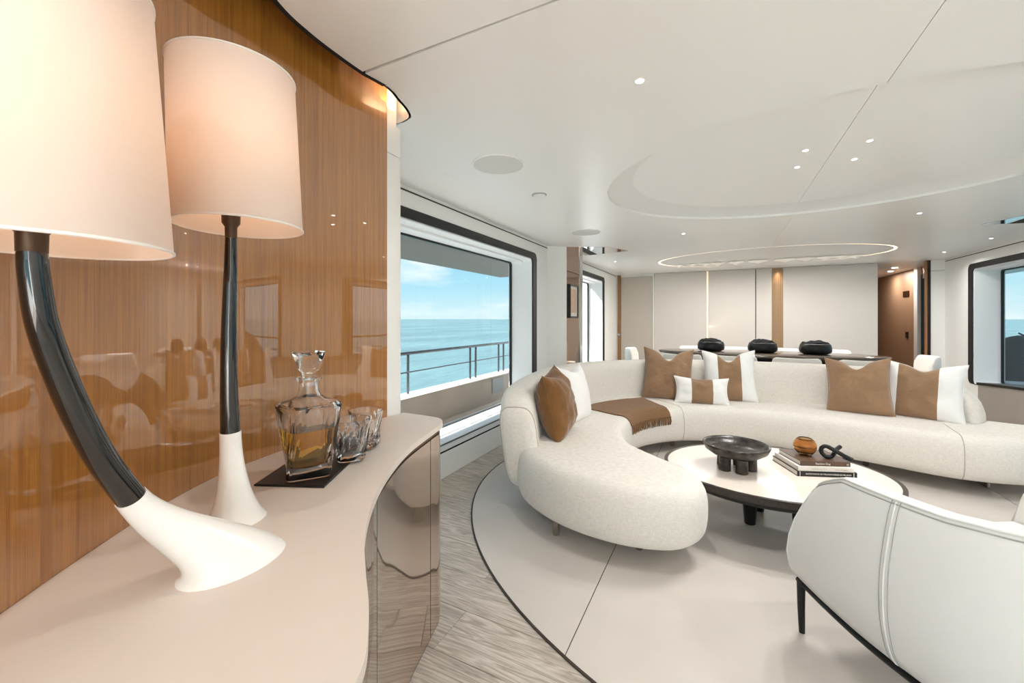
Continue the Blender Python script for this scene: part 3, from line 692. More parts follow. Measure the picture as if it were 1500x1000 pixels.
b = NB(); prism(b, [(p.x, p.y) for p in F3] + wallside, .04, ZT - .022); mesh('carcass', b, 'dark_gap', con, smooth=False)
mesh('plinth', band(F2, F3, 0, .05), 'bronze_trim', con, angle=35)
FD = resample(F1, 140); FI = offset_line(FD, .02)
def near_i(x, y): return min(range(140), key=lambda i: (FD[i].x - x) ** 2 + (FD[i].y - y) ** 2)
cuts = [0, near_i(-.36, .28), near_i(-.785, .79), near_i(-.985, 1.27), 139]
for a, c in zip(cuts[:-1], cuts[1:]):
    sub = FD[a:c + 1]; subi = FI[a:c + 1]
    if a:
        sub = [sub[0].lerp(sub[1], .35)] + sub[1:]; subi = [subi[0].lerp(subi[1], .35)] + subi[1:]
    mesh('door', band(sub, subi, .012, ZT - .042), 'bronze_gloss', con, angle=35)

# ================================================================== TABLE LAMPS
def flare(bm, foot, neck, ndir, fr, nr, fsx=1, fsy=1, n=36, steps=16, k=.45, pw=2.0, rise=.15):
    F_, N_ = Vector(foot), Vector(neck); d = Vector(ndir).normalized()
    L = (N_ - F_).length; rings = []
    c1 = F_ + Vector((0, 0, 1)) * L * rise; c2 = N_ - d * L * k
    for i in range(steps + 1):
        t = i / steps
        c = F_ * (1 - t) ** 3 + c1 * 3 * t * (1 - t) ** 2 + c2 * 3 * t * t * (1 - t) + N_ * t ** 3
        nn = Vector((0, 0, 1)).lerp(d, min(1, t * 1.25)).normalized()
        r = nr + (fr - nr) * (1 - t) ** pw
        xa = Vector((1, 0, 0)); xa = (xa - nn * xa.dot(nn)).normalized(); ya = nn.cross(xa)
        w = (1 - t) ** 1.5
        rings.append([c + xa * r * (1 + (fsx - 1) * w) * math.cos(2 * PI * j / n) + ya * r * (1 + (fsy - 1) * w) * math.sin(2 * PI * j / n) for j in range(n)])
    loft(bm, rings); return bm
def lamp(name, label, foot, neck, stem, radii, sc, z0, z1, fr, fsx, fsy, nr, rb=.118, rt=.112, lean=(0, 0), pw=2.0):
    o = thing(name, label, 'table lamp', foot, 'table lamps on the bar console')
    P = catmull([neck] + stem, k=8); d = (P[1] - P[0]).normalized()
    b = NB(); flare(b, foot, neck, d, fr, nr, fsx, fsy, pw=pw); mesh('base', b, 'lamp_white', o, angle=60)
    R = [radii[0] + (radii[1] - radii[0]) * i / (len(P) - 1) for i in range(len(P))]
    b = NB(); tube(b, P, R, 24); mesh('stem', b, 'lamp_black', o, angle=60)
    tip = Vector(stem[-1])
    b = NB(); lathe(b, [(radii[1] * 1.02, -.003), (radii[1] * 1.05, .02), (radii[1] * 1.55, .028), (radii[1] * 1.6, .045), (.008, .047)], (tip.x, tip.y, tip.z), n=24); mesh('socket', b, 'lamp_brass', o)
    sh = [(rb, z0), (rb * .985 + rt * .015, z0 + .012), (rt, z1 - .004), (rt - .001, z1), (rt - .003, z1), (rt - .004, z1 - .008), (rb - .003, z0 + .004), (rb - .002, z0), (rb, z0)]
    b = NB(); lathe(b, sh, (sc[0], sc[1], 0), n=64, cap0=False, cap1=False); bmesh.ops.remove_doubles(b, verts=b.verts[:], dist=1e-6)
    def tilt(bb):
        for v in bb.verts: q = (z1 - v.co.z) / (z1 - z0); v.co.x += lean[0] * q; v.co.y += lean[1] * q
    tilt(b); s = mesh('shade', b, 'shade', o, angle=50)
    for z, r in ((z0, rb), (z1, rt)):
        b = NB(); tube(b, [(sc[0] + (r) * math.cos(t), sc[1] + (r) * math.sin(t), z) for t in [2 * PI * i / 64 for i in range(65)]], .0022, 6, False); tilt(b); mesh('rim_binding', b, 'shade_trim', s)
    b = NB(); zb = z0 + .12
    lathe(b, [(.004, -.035), (.014, -.03), (.016, -.01), (.028, .015), (.030, .03), (.022, .05), (.004, .058)], (sc[0], sc[1], zb), n=20); mesh('bulb', b, 'bulb', o)
    b = NB(); tube(b, [(tip.x, tip.y, tip.z + .04), (sc[0], sc[1], zb - .03)], .006, 8)
    for a in (0.3, 2.4, 4.5):
        tube(b, [(sc[0], sc[1], z1 - .02), (sc[0] + (rt - .003) * math.cos(a), sc[1] + (rt - .003) * math.sin(a), z1 - .012)], .002, 6)
    tube(b, [(sc[0] + .036, sc[1], zb - .03), (sc[0] + .040, sc[1], zb + .05), (sc[0] + .006, sc[1], z1 - .02)], .002, 6); tube(b, [(sc[0], sc[1], zb - .03), (sc[0] + .036, sc[1], zb - .03)], .002, 6)
    mesh('harp', b, 'lamp_brass', o)
    light('lamp_light', 'POINT', (sc[0], sc[1], zb + .09), .30, (1, .86, .76), o, .03)
    return o
lamp('table_lamp', 'table lamp with strongly bent glossy black stem, white drum shade and flared white base', (-.768, .425, ZT), (-.80, .293, .979),
     [(-.787, .260, 1.041), (-.775, .232, 1.108), (-.765, .2067, 1.185), (-.756, .19, 1.247), (-.75, .182, 1.306), (-.748, .18, 1.334)], (.0185, .0135), (-.748, .18), 1.340, 1.675, .078, .8, 1.10, .0195, .120, .112, (.016, .008), 1.4)
lamp('table_lamp', 'table lamp with nearly straight black stem and white trumpet base beside the tray', (-.922, .512, ZT), (-.923, .502, 1.012),
     [(-.920, .498, 1.10), (-.913, .494, 1.22), (-.906, .493, 1.34), (-.904, .493, 1.42)], (.0185, .0105), (-.900, .497), 1.441, 1.758, .060, .85, 1.0, .0195, .116, .112, (.011, .006))

# ================================================================== TRAY, DECANTER, TUMBLERS
A_, B_, C_ = Vector((-1.068, .637)), Vector((-.896, .711)), Vector((-1.09, 1.07))
D_ = A_ + C_ - B_ + Vector((.012, -.02))
b = NB(); prism(b, [tuple(A_), tuple(B_), tuple(C_), tuple(D_)], ZT, ZT + .006, .002, 1); o = mesh('tray', b, 'tray', None, (-1.08, .85, ZT), angle=30); tag(o, 'flat black leather serving tray on the bar console', 'tray')
def sq_ring(c, half, z, rot, n=72, e=.28, amp=0, ph=0):
    out = []; h0 = half
    for i in range(n):
        t = 2 * PI * i / n; ct, st = math.cos(t), math.sin(t); half = h0 * (1 - amp * abs(math.sin(6 * t + ph)))
        x = half * math.copysign(abs(ct) ** e, ct); y = half * math.copysign(abs(st) ** e, st)
        out.append((c[0] + x * math.cos(rot) - y * math.sin(rot), c[1] + x * math.sin(rot) + y * math.cos(rot), z))
    return out
def decanter(c, z):
    o = thing('whisky_decanter', 'square cut-crystal decanter half full of whisky with faceted stopper on the tray', 'decanter', (c[0], c[1], z))
    r0 = .95
    outer = [sq_ring(c, .052, z, r0), sq_ring(c, .055, z + .004, r0)] + [sq_ring(c, .0555 + .0155 * q, z + .008 + .174 * q, r0 + .45 * q, e=.28 + .12 * q, amp=.075 * math.sin(PI * q) ** .7, ph=2.6 * q) for q in [i / 14 for i in range(15)]] + [ sq_ring(c, .0715, z + .191, r0 + .45, e=.45),
             sq_ring(c, .068, z + .196, r0 + .45, e=.6), sq_ring(c, .046, z + .204, r0, e=.9), sq_ring(c, .030, z + .214, r0, e=1), sq_ring(c, .0255, z + .228, r0, e=1), sq_ring(c, .0235, z + .245, r0, e=1),
             sq_ring(c, .0245, z + .252, r0, e=1), sq_ring(c, .0335, z + .260, r0, e=1), sq_ring(c, .0335, z + .264, r0, e=1)]
    inner = [sq_ring(c, .018, z + .264, r0, e=1), sq_ring(c, .018, z + .228, r0, e=1), sq_ring(c, .024, z + .212, r0, e=1), sq_ring(c, .040, z + .200, r0, e=.9), sq_ring(c, .060, z + .190, r0 + .45, e=.6),
             sq_ring(c, .063, z + .180, r0 + .42, e=.45), sq_ring(c, .053, z + .07, r0 + .12, e=.4), sq_ring(c, .046, z + .034, r0, e=.5), sq_ring(c, .03, z + .028, r0, e=.8)]
    b = NB(); loft(b, outer + inner); mesh('body', b, 'glass', o, angle=28)
    def hw(zz): return .046 + (.053 - .046) * (zz - .034) / .036 if zz < .07 else .053 + .010 * (zz - .07) / .11
    rr = [sq_ring(c, .0302, z + .0278, r0, e=.8)] + [sq_ring(c, hw(q) + .0006, z + q, r0 + (.12 * (q - .034) / .036 if q < .07 else .12 + .30 * (q - .07) / .11), e=.45) for q in (.034, .07, .10, .128)]
    b = NB(); loft(b, rr); mesh('whisky', b, 'whisky', o, angle=28)
    st = NB(); loft(st, [sq_ring(c, .0165, z + .240, r0, e=1), sq_ring(c, .0172, z + .262, r0, e=1), sq_ring(c, .0165, z + .268, r0, e=1), sq_ring(c, .018, z + .276, r0, e=.8), sq_ring(c, .0275, z + .288, r0 + .1, e=.5), sq_ring(c, .031, z + .312, r0 + .3, e=.35), sq_ring(c, .0345, z + .334, r0 + .5, e=.32), sq_ring(c, .024, z + .326, r0 + .5, e=.5)])
    mesh('stopper', st, 'glass', o, angle=25)
    return o
decanter((-1.010, .752), ZT + .006)
def tumbler(c, z, r0, label):
    o = thing('whisky_tumbler', label, 'glass', (c[0], c[1], z), 'crystal tumblers on the tray')
    z_ = z; K = 1.22
    def sq_ring(c, h_, zz, rr_, n=72, e=.28, amp=0, ph=0): return globals()['sq_ring'](c, h_ * K, z_ + (zz - z_) * K, rr_, n, e, amp, ph)
    rings = [sq_ring(c, .030, z, r0, e=.45), sq_ring(c, .0335, z + .004, r0, e=.45)] + [sq_ring(c, .034 + .0085 * q, z + .006 + .084 * q, r0 + .7 * q, e=.45 + .3 * q, amp=.10 * math.sin(PI * q) ** .7, ph=2.8 * q) for q in [i / 12 for i in range(13)]] + [ sq_ring(c, .0432, z + .0985, r0 + .75, e=.8),
             sq_ring(c, .041, z + .0985, r0 + .75, e=.8), sq_ring(c, .0395, z + .088, r0 + .7, e=.8), sq_ring(c, .033, z + .05, r0 + .35, e=.6), sq_ring(c, .027, z + .022, r0, e=.6), sq_ring(c, .012, z + .018, r0, e=1)]
    b = NB(); loft(b, rings); mesh('body', b, 'glass', o, angle=22); return o
tumbler((-1.003, .890), ZT + .006, .9, 'cut-crystal whisky tumbler right beside the decanter on the tray')
tumbler((-1.058, 1.000), ZT + .006, .4, 'cut-crystal whisky tumbler at the far end of the tray')

# ================================================================== SOFA
sofa = thing('curved_sofa', 'large curved cream linen sofa with a rounded chaise end', 'sofa', (-.2, 4.0, .006))
SO = [(-1.19, 2.62), (-1.16, 2.36), (-.98, 2.18), (-.72, 2.06), (-.42, 2.03), (-.17, 2.11), (-.055, 2.31), (-.13, 2.50), (-.33, 2.66), (-.53, 2.86), (-.63, 3.14), (-.65, 3.5), (-.53, 3.82), (-.27, 4.09), (.10, 4.22), (.52, 4.24), (1.0, 4.13), (1.50, 3.97), (1.95, 4.05), (2.28, 4.26), (2.36, 4.50), (2.22, 4.68),
      (1.97, 4.77), (1.57, 4.93), (1.1, 4.99), (.5, 4.98), (-.1, 4.90), (-.7, 4.66), (-1.13, 4.22), (-1.31, 3.7), (-1.33, 3.2), (-1.27, 2.85)]
OUT = resample(catmull(SO, True, 10), 260, True)
def inset(P, d):
    n = len(P); out = []
    for i in range(n):
        t = (P[(i + 2) % n] - P[(i - 2) % n]).normalized(); out.append(P[i] + Vector((-t.y, t.x)) * d)
    return out
def seat_pt(i, th, Rr=.15, zc=.270, hz=.160):
    c, s = math.cos(th), math.sin(th)
    d = Rr * (1 - abs(c) ** .52); z = zc + hz * math.copysign(abs(s) ** .8, s)
    if s < 0: d = Rr * .8 * (1 - abs(c) ** .5)
    n = len(OUT); t = (OUT[(i + 2) % n] - OUT[(i - 2) % n]).normalized(); p = OUT[i % n] + Vector((-t.y, t.x)) * d
    return Vector((p.x, p.y, z))
ths = [-PI / 2 + PI * k / 22 for k in range(23)]
b = NB(); rg = loft(b, [[seat_pt(i, th) for i in range(260)] for th in ths], True, False, False); cap(b, rg[0]); cap(b, rg[-1])
mesh('seat', b, 'linen', sofa, angle=75)
def seat_i(x, y): return min(range(260), key=lambda i: (OUT[i].x - x) ** 2 + (OUT[i].y - y) ** 2)
for x, y, bx_, by_ in ((-.30, 4.06, -.62, 4.42), (1.50, 3.97, 1.56, 4.40)):
    i = seat_i(x, y); pts = [seat_pt(i, th) for th in ths[1:]]; last = pts[-1]
    pts += [last.lerp(Vector((bx_, by_, last.z)), q) for q in (.33, .66, 1)]
    nrm = []
    b = NB(); tube(b, pts, .0032, 6); mesh('seam', b, 'linen_seam', sofa)
# backrest
BP = catmull([(-1.135, 2.36), (-1.245, 2.70), (-1.32, 3.15), (-1.315, 3.65), (-1.17, 4.16), (-.80, 4.60), (-.25, 4.87), (.38, 4.97), (1.0, 4.95), (1.47, 4.84), (1.86, 4.58)], k=12)
LTOT = at_len(BP, [0])[1]
def ends(R, n=10): return [R * (1 - math.cos(PI / 2 * i / n)) for i in range(n + 1)]
sv = ends(.22)[:-1] + [.22 + (LTOT - .22 - .42) * i / 70 for i in range(71)] + [LTOT - e for e in ends(.42, 14)[::-1][1:]]
sv = sorted(set([0, .004, .012, .025, .04] + sv + [LTOT - .04, LTOT - .025, LTOT - .012, LTOT - .004, LTOT]))
PT, _ = at_len(BP, sv)
rings = []
for (p, t), s in zip(PT, sv):
    eL, eR = s, LTOT - s
    z0, z1 = .095, .80
    def rnd(e, R): return R * (1 - math.sqrt(max(0, 1 - (1 - e / R) ** 2))) if e < R else 0
    zt = z1 - rnd(eL, .22) - rnd(eR, .42) * .9 - .03 * max(0, 1 - s / 1.2); zb_ = z0 + rnd(eL, .20) * .8 + rnd(eR, .1)
    w = .235; q = min(eL, eR); w *= math.sqrt(max(.0004, 1 - (1 - min(q, .05) / .05) ** 2)) * .5 + .5 if q > 0 else .35
    if q <= .004: w *= .7
    nrm = Vector((-t.y, t.x)); nrm = -nrm   # towards the seat
    ring = []; n = 36
    for k in range(n):
        a = 2 * PI * k / n; ca, sa = math.cos(a), math.sin(a)
        u = w / 2 * math.copysign(abs(ca) ** .55, ca); zz = (zt + zb_) / 2 + (zt - zb_) / 2 * math.copysign(abs(sa) ** (.42 if sa > 0 else .5), sa)
        lean = -.13 * (zz - .35)
        ring.append((p.x + nrm.x * (u + lean), p.y + nrm.y * (u + lean), zz))
    rings.append(ring)
b = NB(); loft(b, rings); bk = mesh('backrest', b, 'linen', sofa, angle=75)
b = NB(); r_ = rings[7]; tube(b, [Vector(q) for q in r_ + r_[:1]], .0035, 6, False); mesh('piping', b, 'linen_seam', bk)
for x, y, n_ in ((-.845, 2.225, 0), (-.392, 2.29, 0), (-.42, 4.3, 0), (1.1, 4.45, 0)):
    b = NB(); lathe(b, [(.018, .006), (.02, .02), (.02, .135)], (x, y, 0), n=20); mesh('leg', b, 'chrome_leg', sofa)
b = NB(); box(b, 1.745, 1.765, 4.255, 4.6, .006, .14, .003, 1); mesh('leg', b, 'chrome_leg', sofa, smooth=False)

# ================================================================== CUSHIONS
def pillow_pt(u, v, side, w, h, t, seed, chop):
    pin = .17
    x = w / 2 * u * (1 - pin * (1 - v * v) * (.6 if abs(u) > .2 else .6) * abs(u) ** 3 * 1.0)
    y = h / 2 * v * (1 - (pin if v > 0 else .015) * (1 - u * u) * abs(v) ** 3)   # rests flat on its lower edge
    th = t / 2 * max(0, (1 - abs(u) ** 2.6)) ** .55 * max(0, (1 - abs(v) ** 2.6)) ** .55
    edge = (1 - abs(u)) * (1 - abs(v))
    nz_ = noise.noise((u * 2.2 + seed, v * 2.2, side * 3.1)) * .14 + noise.noise((u * 5 + seed, v * 1.6, side * 2.0 + 5)) * .09
    th *= (1 + nz_ * 1.6)
    th += t * .035 * noise.noise((u * 7 + v * 3 + seed, v * 7 - u * 4, side)) * min(1, 4 * max(0, edge))
    y -= chop * h * max(0, v) ** 1.5 * math.exp(-(u * u) / .09)
    return x, y + h / 2, side * th
def pillow(name, label, w, h, t, loc, rotz, tilt, mats, seed=0, chop=.10, roll=0, group='scatter cushions on the sofa'):
    """mats: list of (u0, u1, material); rotz = heading of the face, tilt = lean back"""
    o = thing(name, label, 'cushion', loc, group)
    Mx = Matrix.Translation(Vector(loc)) @ Matrix.Rotation(rotz, 4, 'Z') @ Matrix.Rotation(PI / 2 - tilt, 4, 'X') @ Matrix.Translation((0, h / 2, 0)) @ Matrix.Rotation(roll, 4, 'Z') @ Matrix.Translation((0, -h / 2, 0))
    many = len(mats) > 1
    for u0, u1, m in mats:
        nu = max(8, int(26 * (u1 - u0) / 2)); nv = 26
        b = NB()
        for side in (1, -1):
            G = [[b.verts.new(Mx @ Vector(pillow_pt(math.sin((u0 + (u1 - u0) * i / nu) * PI / 2) if not many else (u0 + (u1 - u0) * i / nu), math.sin((-1 + 2 * j / nv) * PI / 2), side, w, h, t, seed, chop))) for j in range(nv + 1)] for i in range(nu + 1)]
            for i in range(nu):
                for j in range(nv):
                    b.faces.new((G[i][j], G[i + 1][j], G[i + 1][j + 1], G[i][j + 1]))
        bmesh.ops.remove_doubles(b, verts=b.verts[:], dist=1e-4)
        mesh('fabric_panel' if many else 'cover', b, m, o, angle=80)
    # piped seam round the edge
    b = NB(); e = []
    K = 22
    for i in range(K): e.append((-1 + 2 * i / K, -1))
    for i in range(K): e.append((1, -1 + 2 * i / K))
    for i in range(K): e.append((1 - 2 * i / K, 1))
    for i in range(K + 1): e.append((-1, 1 - 2 * i / K))
    tube(b, [Mx @ Vector(pillow_pt(u, v, 0, w, h, t, seed, chop)) for u, v in e], .0028, 5, False); mesh('edge_seam', b, mats[0][2], o)
    return o
W_, T_ = 'white_cotton', 'velvet_tan'
ZS = .425
pillow('velvet_cushion', 'rust brown velvet cushion propped at the window end of the sofa', .45, .47, .25, (-1.0, 2.77, ZS + .0), math.radians(100), .22, [(-1, 1, 'velvet_rust')], 3, .06, .06)
pillow('white_cushion', 'plain white cushion tucked behind the rust velvet cushion', .46, .46, .17, (-1.02, 3.235, ZS - .005), math.radians(84), .24, [(-1, 1, W_)], 8, .06, -.04)
pillow('velvet_cushion', 'tan velvet cushion leaning on the sofa back beside the knitted throw', .50, .54, .18, (-.47, 4.475, ZS), math.radians(12), .30, [(-1, 1, T_)], 5, .20, -.05)
pillow('striped_cushion', 'white square cushion with wide tan centre stripe on the sofa back', .49, .52, .17, (.085, 4.66, ZS), math.radians(4), .26, [(-1, -.42, W_), (-.42, .42, T_), (.42, 1, W_)], 11, .18, .03)
pillow('lumbar_cushion', 'small white lumbar cushion with tan centre stripe lying in front', .50, .27, .15, (-.155, 4.372, ZS), math.radians(10), .40, [(-1, -.38, W_), (-.38, .38, T_), (.38, 1, W_)], 15, .05, -.02)
pillow('velvet_cushion', 'tan velvet cushion leaning against the striped cushion near the sofa tail', .46, .50, .18, (1.065, 4.545, ZS), math.radians(-16), .30, [(-1, 1, T_)], 21, .16, .06)
pillow('striped_cushion', 'white cushion with broad tan centre stripe at the sofa tail end', .50, .48, .17, (1.482, 4.545, ZS), math.radians(-24), .28, [(-1, -.62, W_), (-.62, .38, T_), (.38, 1, W_)], 27, .10, -.02)

# ================================================================== THROW
th = thing('knitted_throw', 'brown wool throw with fringed end draped across the sofa seat', 'throw', (-.8, 4.0, ZS))
ti = seat_i(-.585, 3.70)
def throw_section(off):
    i = ti + off; pts = []
    for thv in [PI / 2 * q / 10 for q in range(3, 11)]: pts.append(seat_pt(i, thv))
    top = pts[-1]; n = len(OUT); t = (OUT[(i + 2) % n] - OUT[(i - 2) % n]).normalized(); nn = Vector((-t.y, t.x, 0))
    nn = (nn + Vector((0, .35, 0))).normalized()
    for q in range(1, 9): pts.append(top + nn * .046 * q)
    return pts
offs = list(range(-5, 8))
G = [throw_section(k) for k in offs]
b = NB()
rings = []
for gi, g_ in enumerate(G):
    up = [Vector((p.x, p.y, p.z)) for p in g_]
    outp = []
    for j, p in enumerate(up):
        q = up[min(j + 1, len(up) - 1)] - up[max(j - 1, 0)]; i = ti + offs[gi]; n = len(OUT); t = (OUT[(i + 2) % n] - OUT[(i - 2) % n]).normalized()
        nr = Vector((t.x, t.y, 0)).cross(q.normalized()); nr = nr if nr.z > -0.2 else -nr
        if j >= 7: nr = Vector((0, 0, 1))
        outp.append(p + nr.normalized() * (.010 + .004 * noise.noise((gi * .5, j * .35, 2))))
    rings.append(outp + [p + Vector((0, 0, .0005)) for p in up[::-1]])
loft(b, rings); mesh('blanket', b, 'throw', th, angle=60)
b = NB()
for k in range(84):
    f = k / 83 * (len(offs) - 1); i0 = min(int(f), len(offs) - 2); fr_ = f - i0
    p = Vector(rings[i0][0]).lerp(Vector(rings[i0 + 1][0]), fr_); q = Vector(rings[i0][1]).lerp(Vector(rings[i0 + 1][1]), fr_)
    d = (p - q).normalized(); out_ = Vector((d.x, d.y, 0)); e1 = p + Vector((out_.x * .006 + random.uniform(-.006, .006), out_.y * .006 + random.uniform(-.006, .006), -.034)); e2 = e1 + Vector((random.uniform(-.007, .007), random.uniform(-.007, .007), -.036))
    tube(b, [p + Vector((0, 0, .004)), e1 + out_ * .02, e2 + out_ * .018], [.0035, .0035, .002], 5)
f_ = mesh('fringe', b, 'throw', th); f_['kind'] = 'stuff'

# ================================================================== COFFEE TABLE
TX, TY, TZ = .288, 2.965, .33
ct = thing('coffee_table', 'low oval coffee table with cream top, dark rim and black base', 'coffee table', (TX, TY, .006))
TA, TB, TR = .625, .505, math.radians(12)
def oval(a, c, n=96): return [(TX + a * math.cos(t) * math.cos(TR) - c * math.sin(t) * math.sin(TR), TY + a * math.cos(t) * math.sin(TR) + c * math.sin(t) * math.cos(TR)) for t in [2 * PI * i / n for i in range(n)]]
b = NB(); prism(b, oval(TA - .022, TB - .022), TZ - .012, TZ, .001, 1); mesh('top_inlay', b, 'table_top', ct, angle=30)
b = NB(); ring_prism(b, oval(TA, TB), oval(TA - .021, TB - .021), lambda a, c, d: (a, c, d), TZ - .034, TZ + .0005); mesh('rim', b, 'dark_oak', ct, angle=30)
b = NB(); loft(b, [[(x, y, z) for x, y in oval(TA - q, TB - q)] for q, z in ((.005, TZ - .02), (.010, TZ - .035), (.05, TZ - .07), (.12, TZ - .10))]); mesh('underframe', b, 'black', ct, angle=40)
for ang in (3.75, .45, 2.0):
    lx, ly = TX + .155 * math.cos(ang), TY + .155 * math.sin(ang)
    b = NB(); lathe(b, [(.026, .006), (.031, .012), (.042, .16), (.06, .238)], (lx, ly, 0), n=24); mesh('leg', b, 'black', ct)
# footed bowl
BXc, BYc = .085, 2.87
bo = thing('footed_bowl', 'dark mottled stone bowl on short round legs on the coffee table', 'bowl', (BXc, BYc, TZ))
b = NB(); lathe(b, [(.004, .075), (.09, .078), (.135, .092), (.172, .118), (.183, .142), (.186, .150), (.182, .155), (.174, .154), (.166, .140), (.14, .116), (.09, .101), (.004, .097)], (BXc, BYc, TZ + .001), n=56); mesh('dish', b, 'stone', bo, angle=60)
for a in (.05, 1.35, 2.6, 3.9, 5.1):
    lx, ly = BXc + .082 * math.cos(a), BYc + .082 * math.sin(a)
    b = NB(); lathe(b, [(.030, 0), (.033, .003), (.033, .082)], (lx, ly, TZ), n=24); mesh('leg', b, 'stone', bo, angle=50)
# books
bd = Vector((.704 - .403, 3.015 - 2.897, 0)).normalized(); bn = Vector((-bd.y, bd.x, 0))
def book(label, c0, z, L, W, T, cover, rot=0, texts=(), group='books stacked on the coffee table', strip=False):
    """c0 = front-left corner, spine runs along bd"""
    dx = Matrix.Rotation(rot, 3, 'Z') @ bd; dy = Matrix.Rotation(rot, 3, 'Z') @ bn; c0 = Vector((c0[0], c0[1], z))
    o = thing('book', label, 'book', c0 + dx * L / 2 + dy * W / 2, group)
    def slab(x0, x1, y0, y1, z0, z1, nm, m, bev=0, par=None):
        b = NB(); box(b, x0, x1, y0, y1, z0, z1, bev, 1)
        bmesh.ops.transform(b, verts=b.verts[:], matrix=Matrix.Translation(c0) @ Matrix(((dx.x, dy.x, 0, 0), (dx.y, dy.y, 0, 0), (0, 0, 1, 0), (0, 0, 0, 1))))
        return mesh(nm, b, m, par or o, smooth=False)
    slab(.003, L - .003, .003, W - .004, .0028, T - .0028, 'pages', 'paper')
    slab(0, L, 0, W, 0, .003, 'cover', cover, .0008); slab(0, L, 0, W, T - .003, T, 'cover', cover, .0008)
    sp = slab(0, L, -.002, .003, 0, T, 'spine', cover, .001)
    for s, sz, xo, m in texts:
        mt = Matrix.Translation(c0 + dx * xo - dy * .0023 + Vector((0, 0, T / 2))) @ Matrix(((dx.x, 0, -dy.x, 0), (dx.y, 0, -dy.y, 0), (0, 1, 0, 0), (0, 0, 0, 1)))
        text('lettering', s, sz, m, sp, mt)
    if strip:
        for x0 in (.012, L - .02):
            slab(x0, x0 + .003, -.0026, -.0018, .001, T - .001, 'spine_band', 'print_white', 0, sp)
    return o, c0, dx, dy
bz = TZ
book('bottom book with black spine lettered in white on the coffee table', (.403, 2.897), bz, .325, .275, .03, 'book_black', 0, (('ENTRYWAYS OF MILAN', .0125, .112, 'print_white'), ('INGRESSI DI MILANO', .0125, .235, 'print_white')), strip=True)
_, c0, dx, dy = book('middle book with pale spine in the coffee table stack', (.403 + .004, 2.897 + .006), bz + .030, .305, .262, .026, 'book_white', .0, (('S I M P L I C I T Y', .011, .115, 'print_grey'), ('interiors and objects', .008, .235, 'print_grey')))
book('top book with brown cover and white title in the coffee table stack', (.403 + .018, 2.897 + .025), bz + .056, .278, .225, .028, 'book_brown', .02, (('Resident Dog', .015, .125, 'print_white'), ('o', .022, .262, 'print_white')))
tz = bz + .084
# amber votive
vx, vy = .415 + .05, 2.897 + .17
vo = thing('amber_vase', 'round amber glass votive on top of the book stack', 'vase', (vx, vy, tz))
prof = [(.003, .0), (.026, .0), (.034, .004), (.054, .028), (.062, .052), (.059, .074), (.046, .094), (.036, .103), (.034, .103), (.043, .093), (.0555, .073), (.0585, .052), (.051, .03), (.031, .009), (.003, .007)]
b = NB(); lathe(b, prof, (vx, vy, tz), n=48); mesh('bowl', b, 'amber', vo, angle=60)
# knot sculpture
kx, ky = .415 + .185, 2.897 + .165
def kp(a, e, h): v = bd * a + bn * e; return (kx + v.x, ky + v.y, tz + h)
path = catmull([kp(.075, -.055, .011), kp(.045, -.04, .026), kp(.0, -.02, .054), kp(-.035, .0, .072), kp(-.056, .008, .058), kp(-.058, .004, .034), kp(-.045, -.008, .014), kp(-.018, -.014, .014), kp(.008, .0, .028), kp(.035, .022, .045), kp(.072, .045, .058)], k=8)
b = NB(); tube(b, path, .0118, 14); o = mesh('knot_sculpture', b, 'black', None, (kx, ky, tz), angle=60); tag(o, 'small black knotted loop sculpture on top of the books', 'sculpture')

# ================================================================== ARMCHAIR
Q = Vector((.272, 1.96, 0)); sdv = Vector((.50, -.866, 0)).normalized(); wdv = Vector((-sdv.y, sdv.x, 0)); CW = .97
arm = thing('leather_armchair', 'white leather tub armchair with stitched seams and slim black frame', 'armchair', Q + wdv * CW / 2 + sdv * .42 + Vector((0, 0, .006)))
def al(lx, ly, z): v = Q + wdv * lx + sdv * ly; return Vector((v.x, v.y, z))
UP = catmull([(.02, -.03), (.0, .14), (-.005, .34), (.03, .56), (.13, .74), (.30, .84), (CW / 2, .87), (CW - .30, .84), (CW - .13, .74), (CW - .03, .56), (CW + .005, .34), (CW, .14), (CW - .02, -.03)], k=10)
NU = 150; UPR = resample(UP, NU); ULEN = at_len(UP, [0])[1]
def shell_ring(i):
    p = UPR[i]; t = (UPR[min(i + 1, NU - 1)] - UPR[max(i - 1, 0)]).normalized(); nn = Vector((t.y, -t.x))  # check outward below
    if nn.dot(p - Vector((CW / 2, .3))) < 0: nn = -nn
    s = i / (NU - 1); e = min(s, 1 - s) * ULEN
    zt = .628 + .072 * (min(1, e / .25)) ** .8 + .02 * min(1, e / .6) + .05 * max(0, min(1, (e - .55) / .5)) ; zb = .205
    fwd = .115 * max(0, 1 - e / .25)            # front edge leans: top sits further back
    ring = []
    prof = [(.0, -.035), (.03, .004), (.12, .028), (.28, .046), (.45, .050), (.62, .044), (.80, .028), (.93, .012), (.985, .000), (1.0, -.014), (.995, -.05), (.96, -.085), (.85, -.09), (.5, -.075), (.2, -.06), (.0, -.055)]
    for f, o in prof:
        q = p + nn * o - t * 0
        lean = fwd * (f ** 1.3) - .008 * max(0, 1 - e / .25) * math.sin(PI * f)
        ring.append(al(q.x, q.y + lean, zb + (zt - zb) * f))
    return ring
SR = [shell_ring(i) for i in range(NU)]
b = NB(); loft(b, SR); sh = mesh('shell', b, 'leather', arm, angle=70)
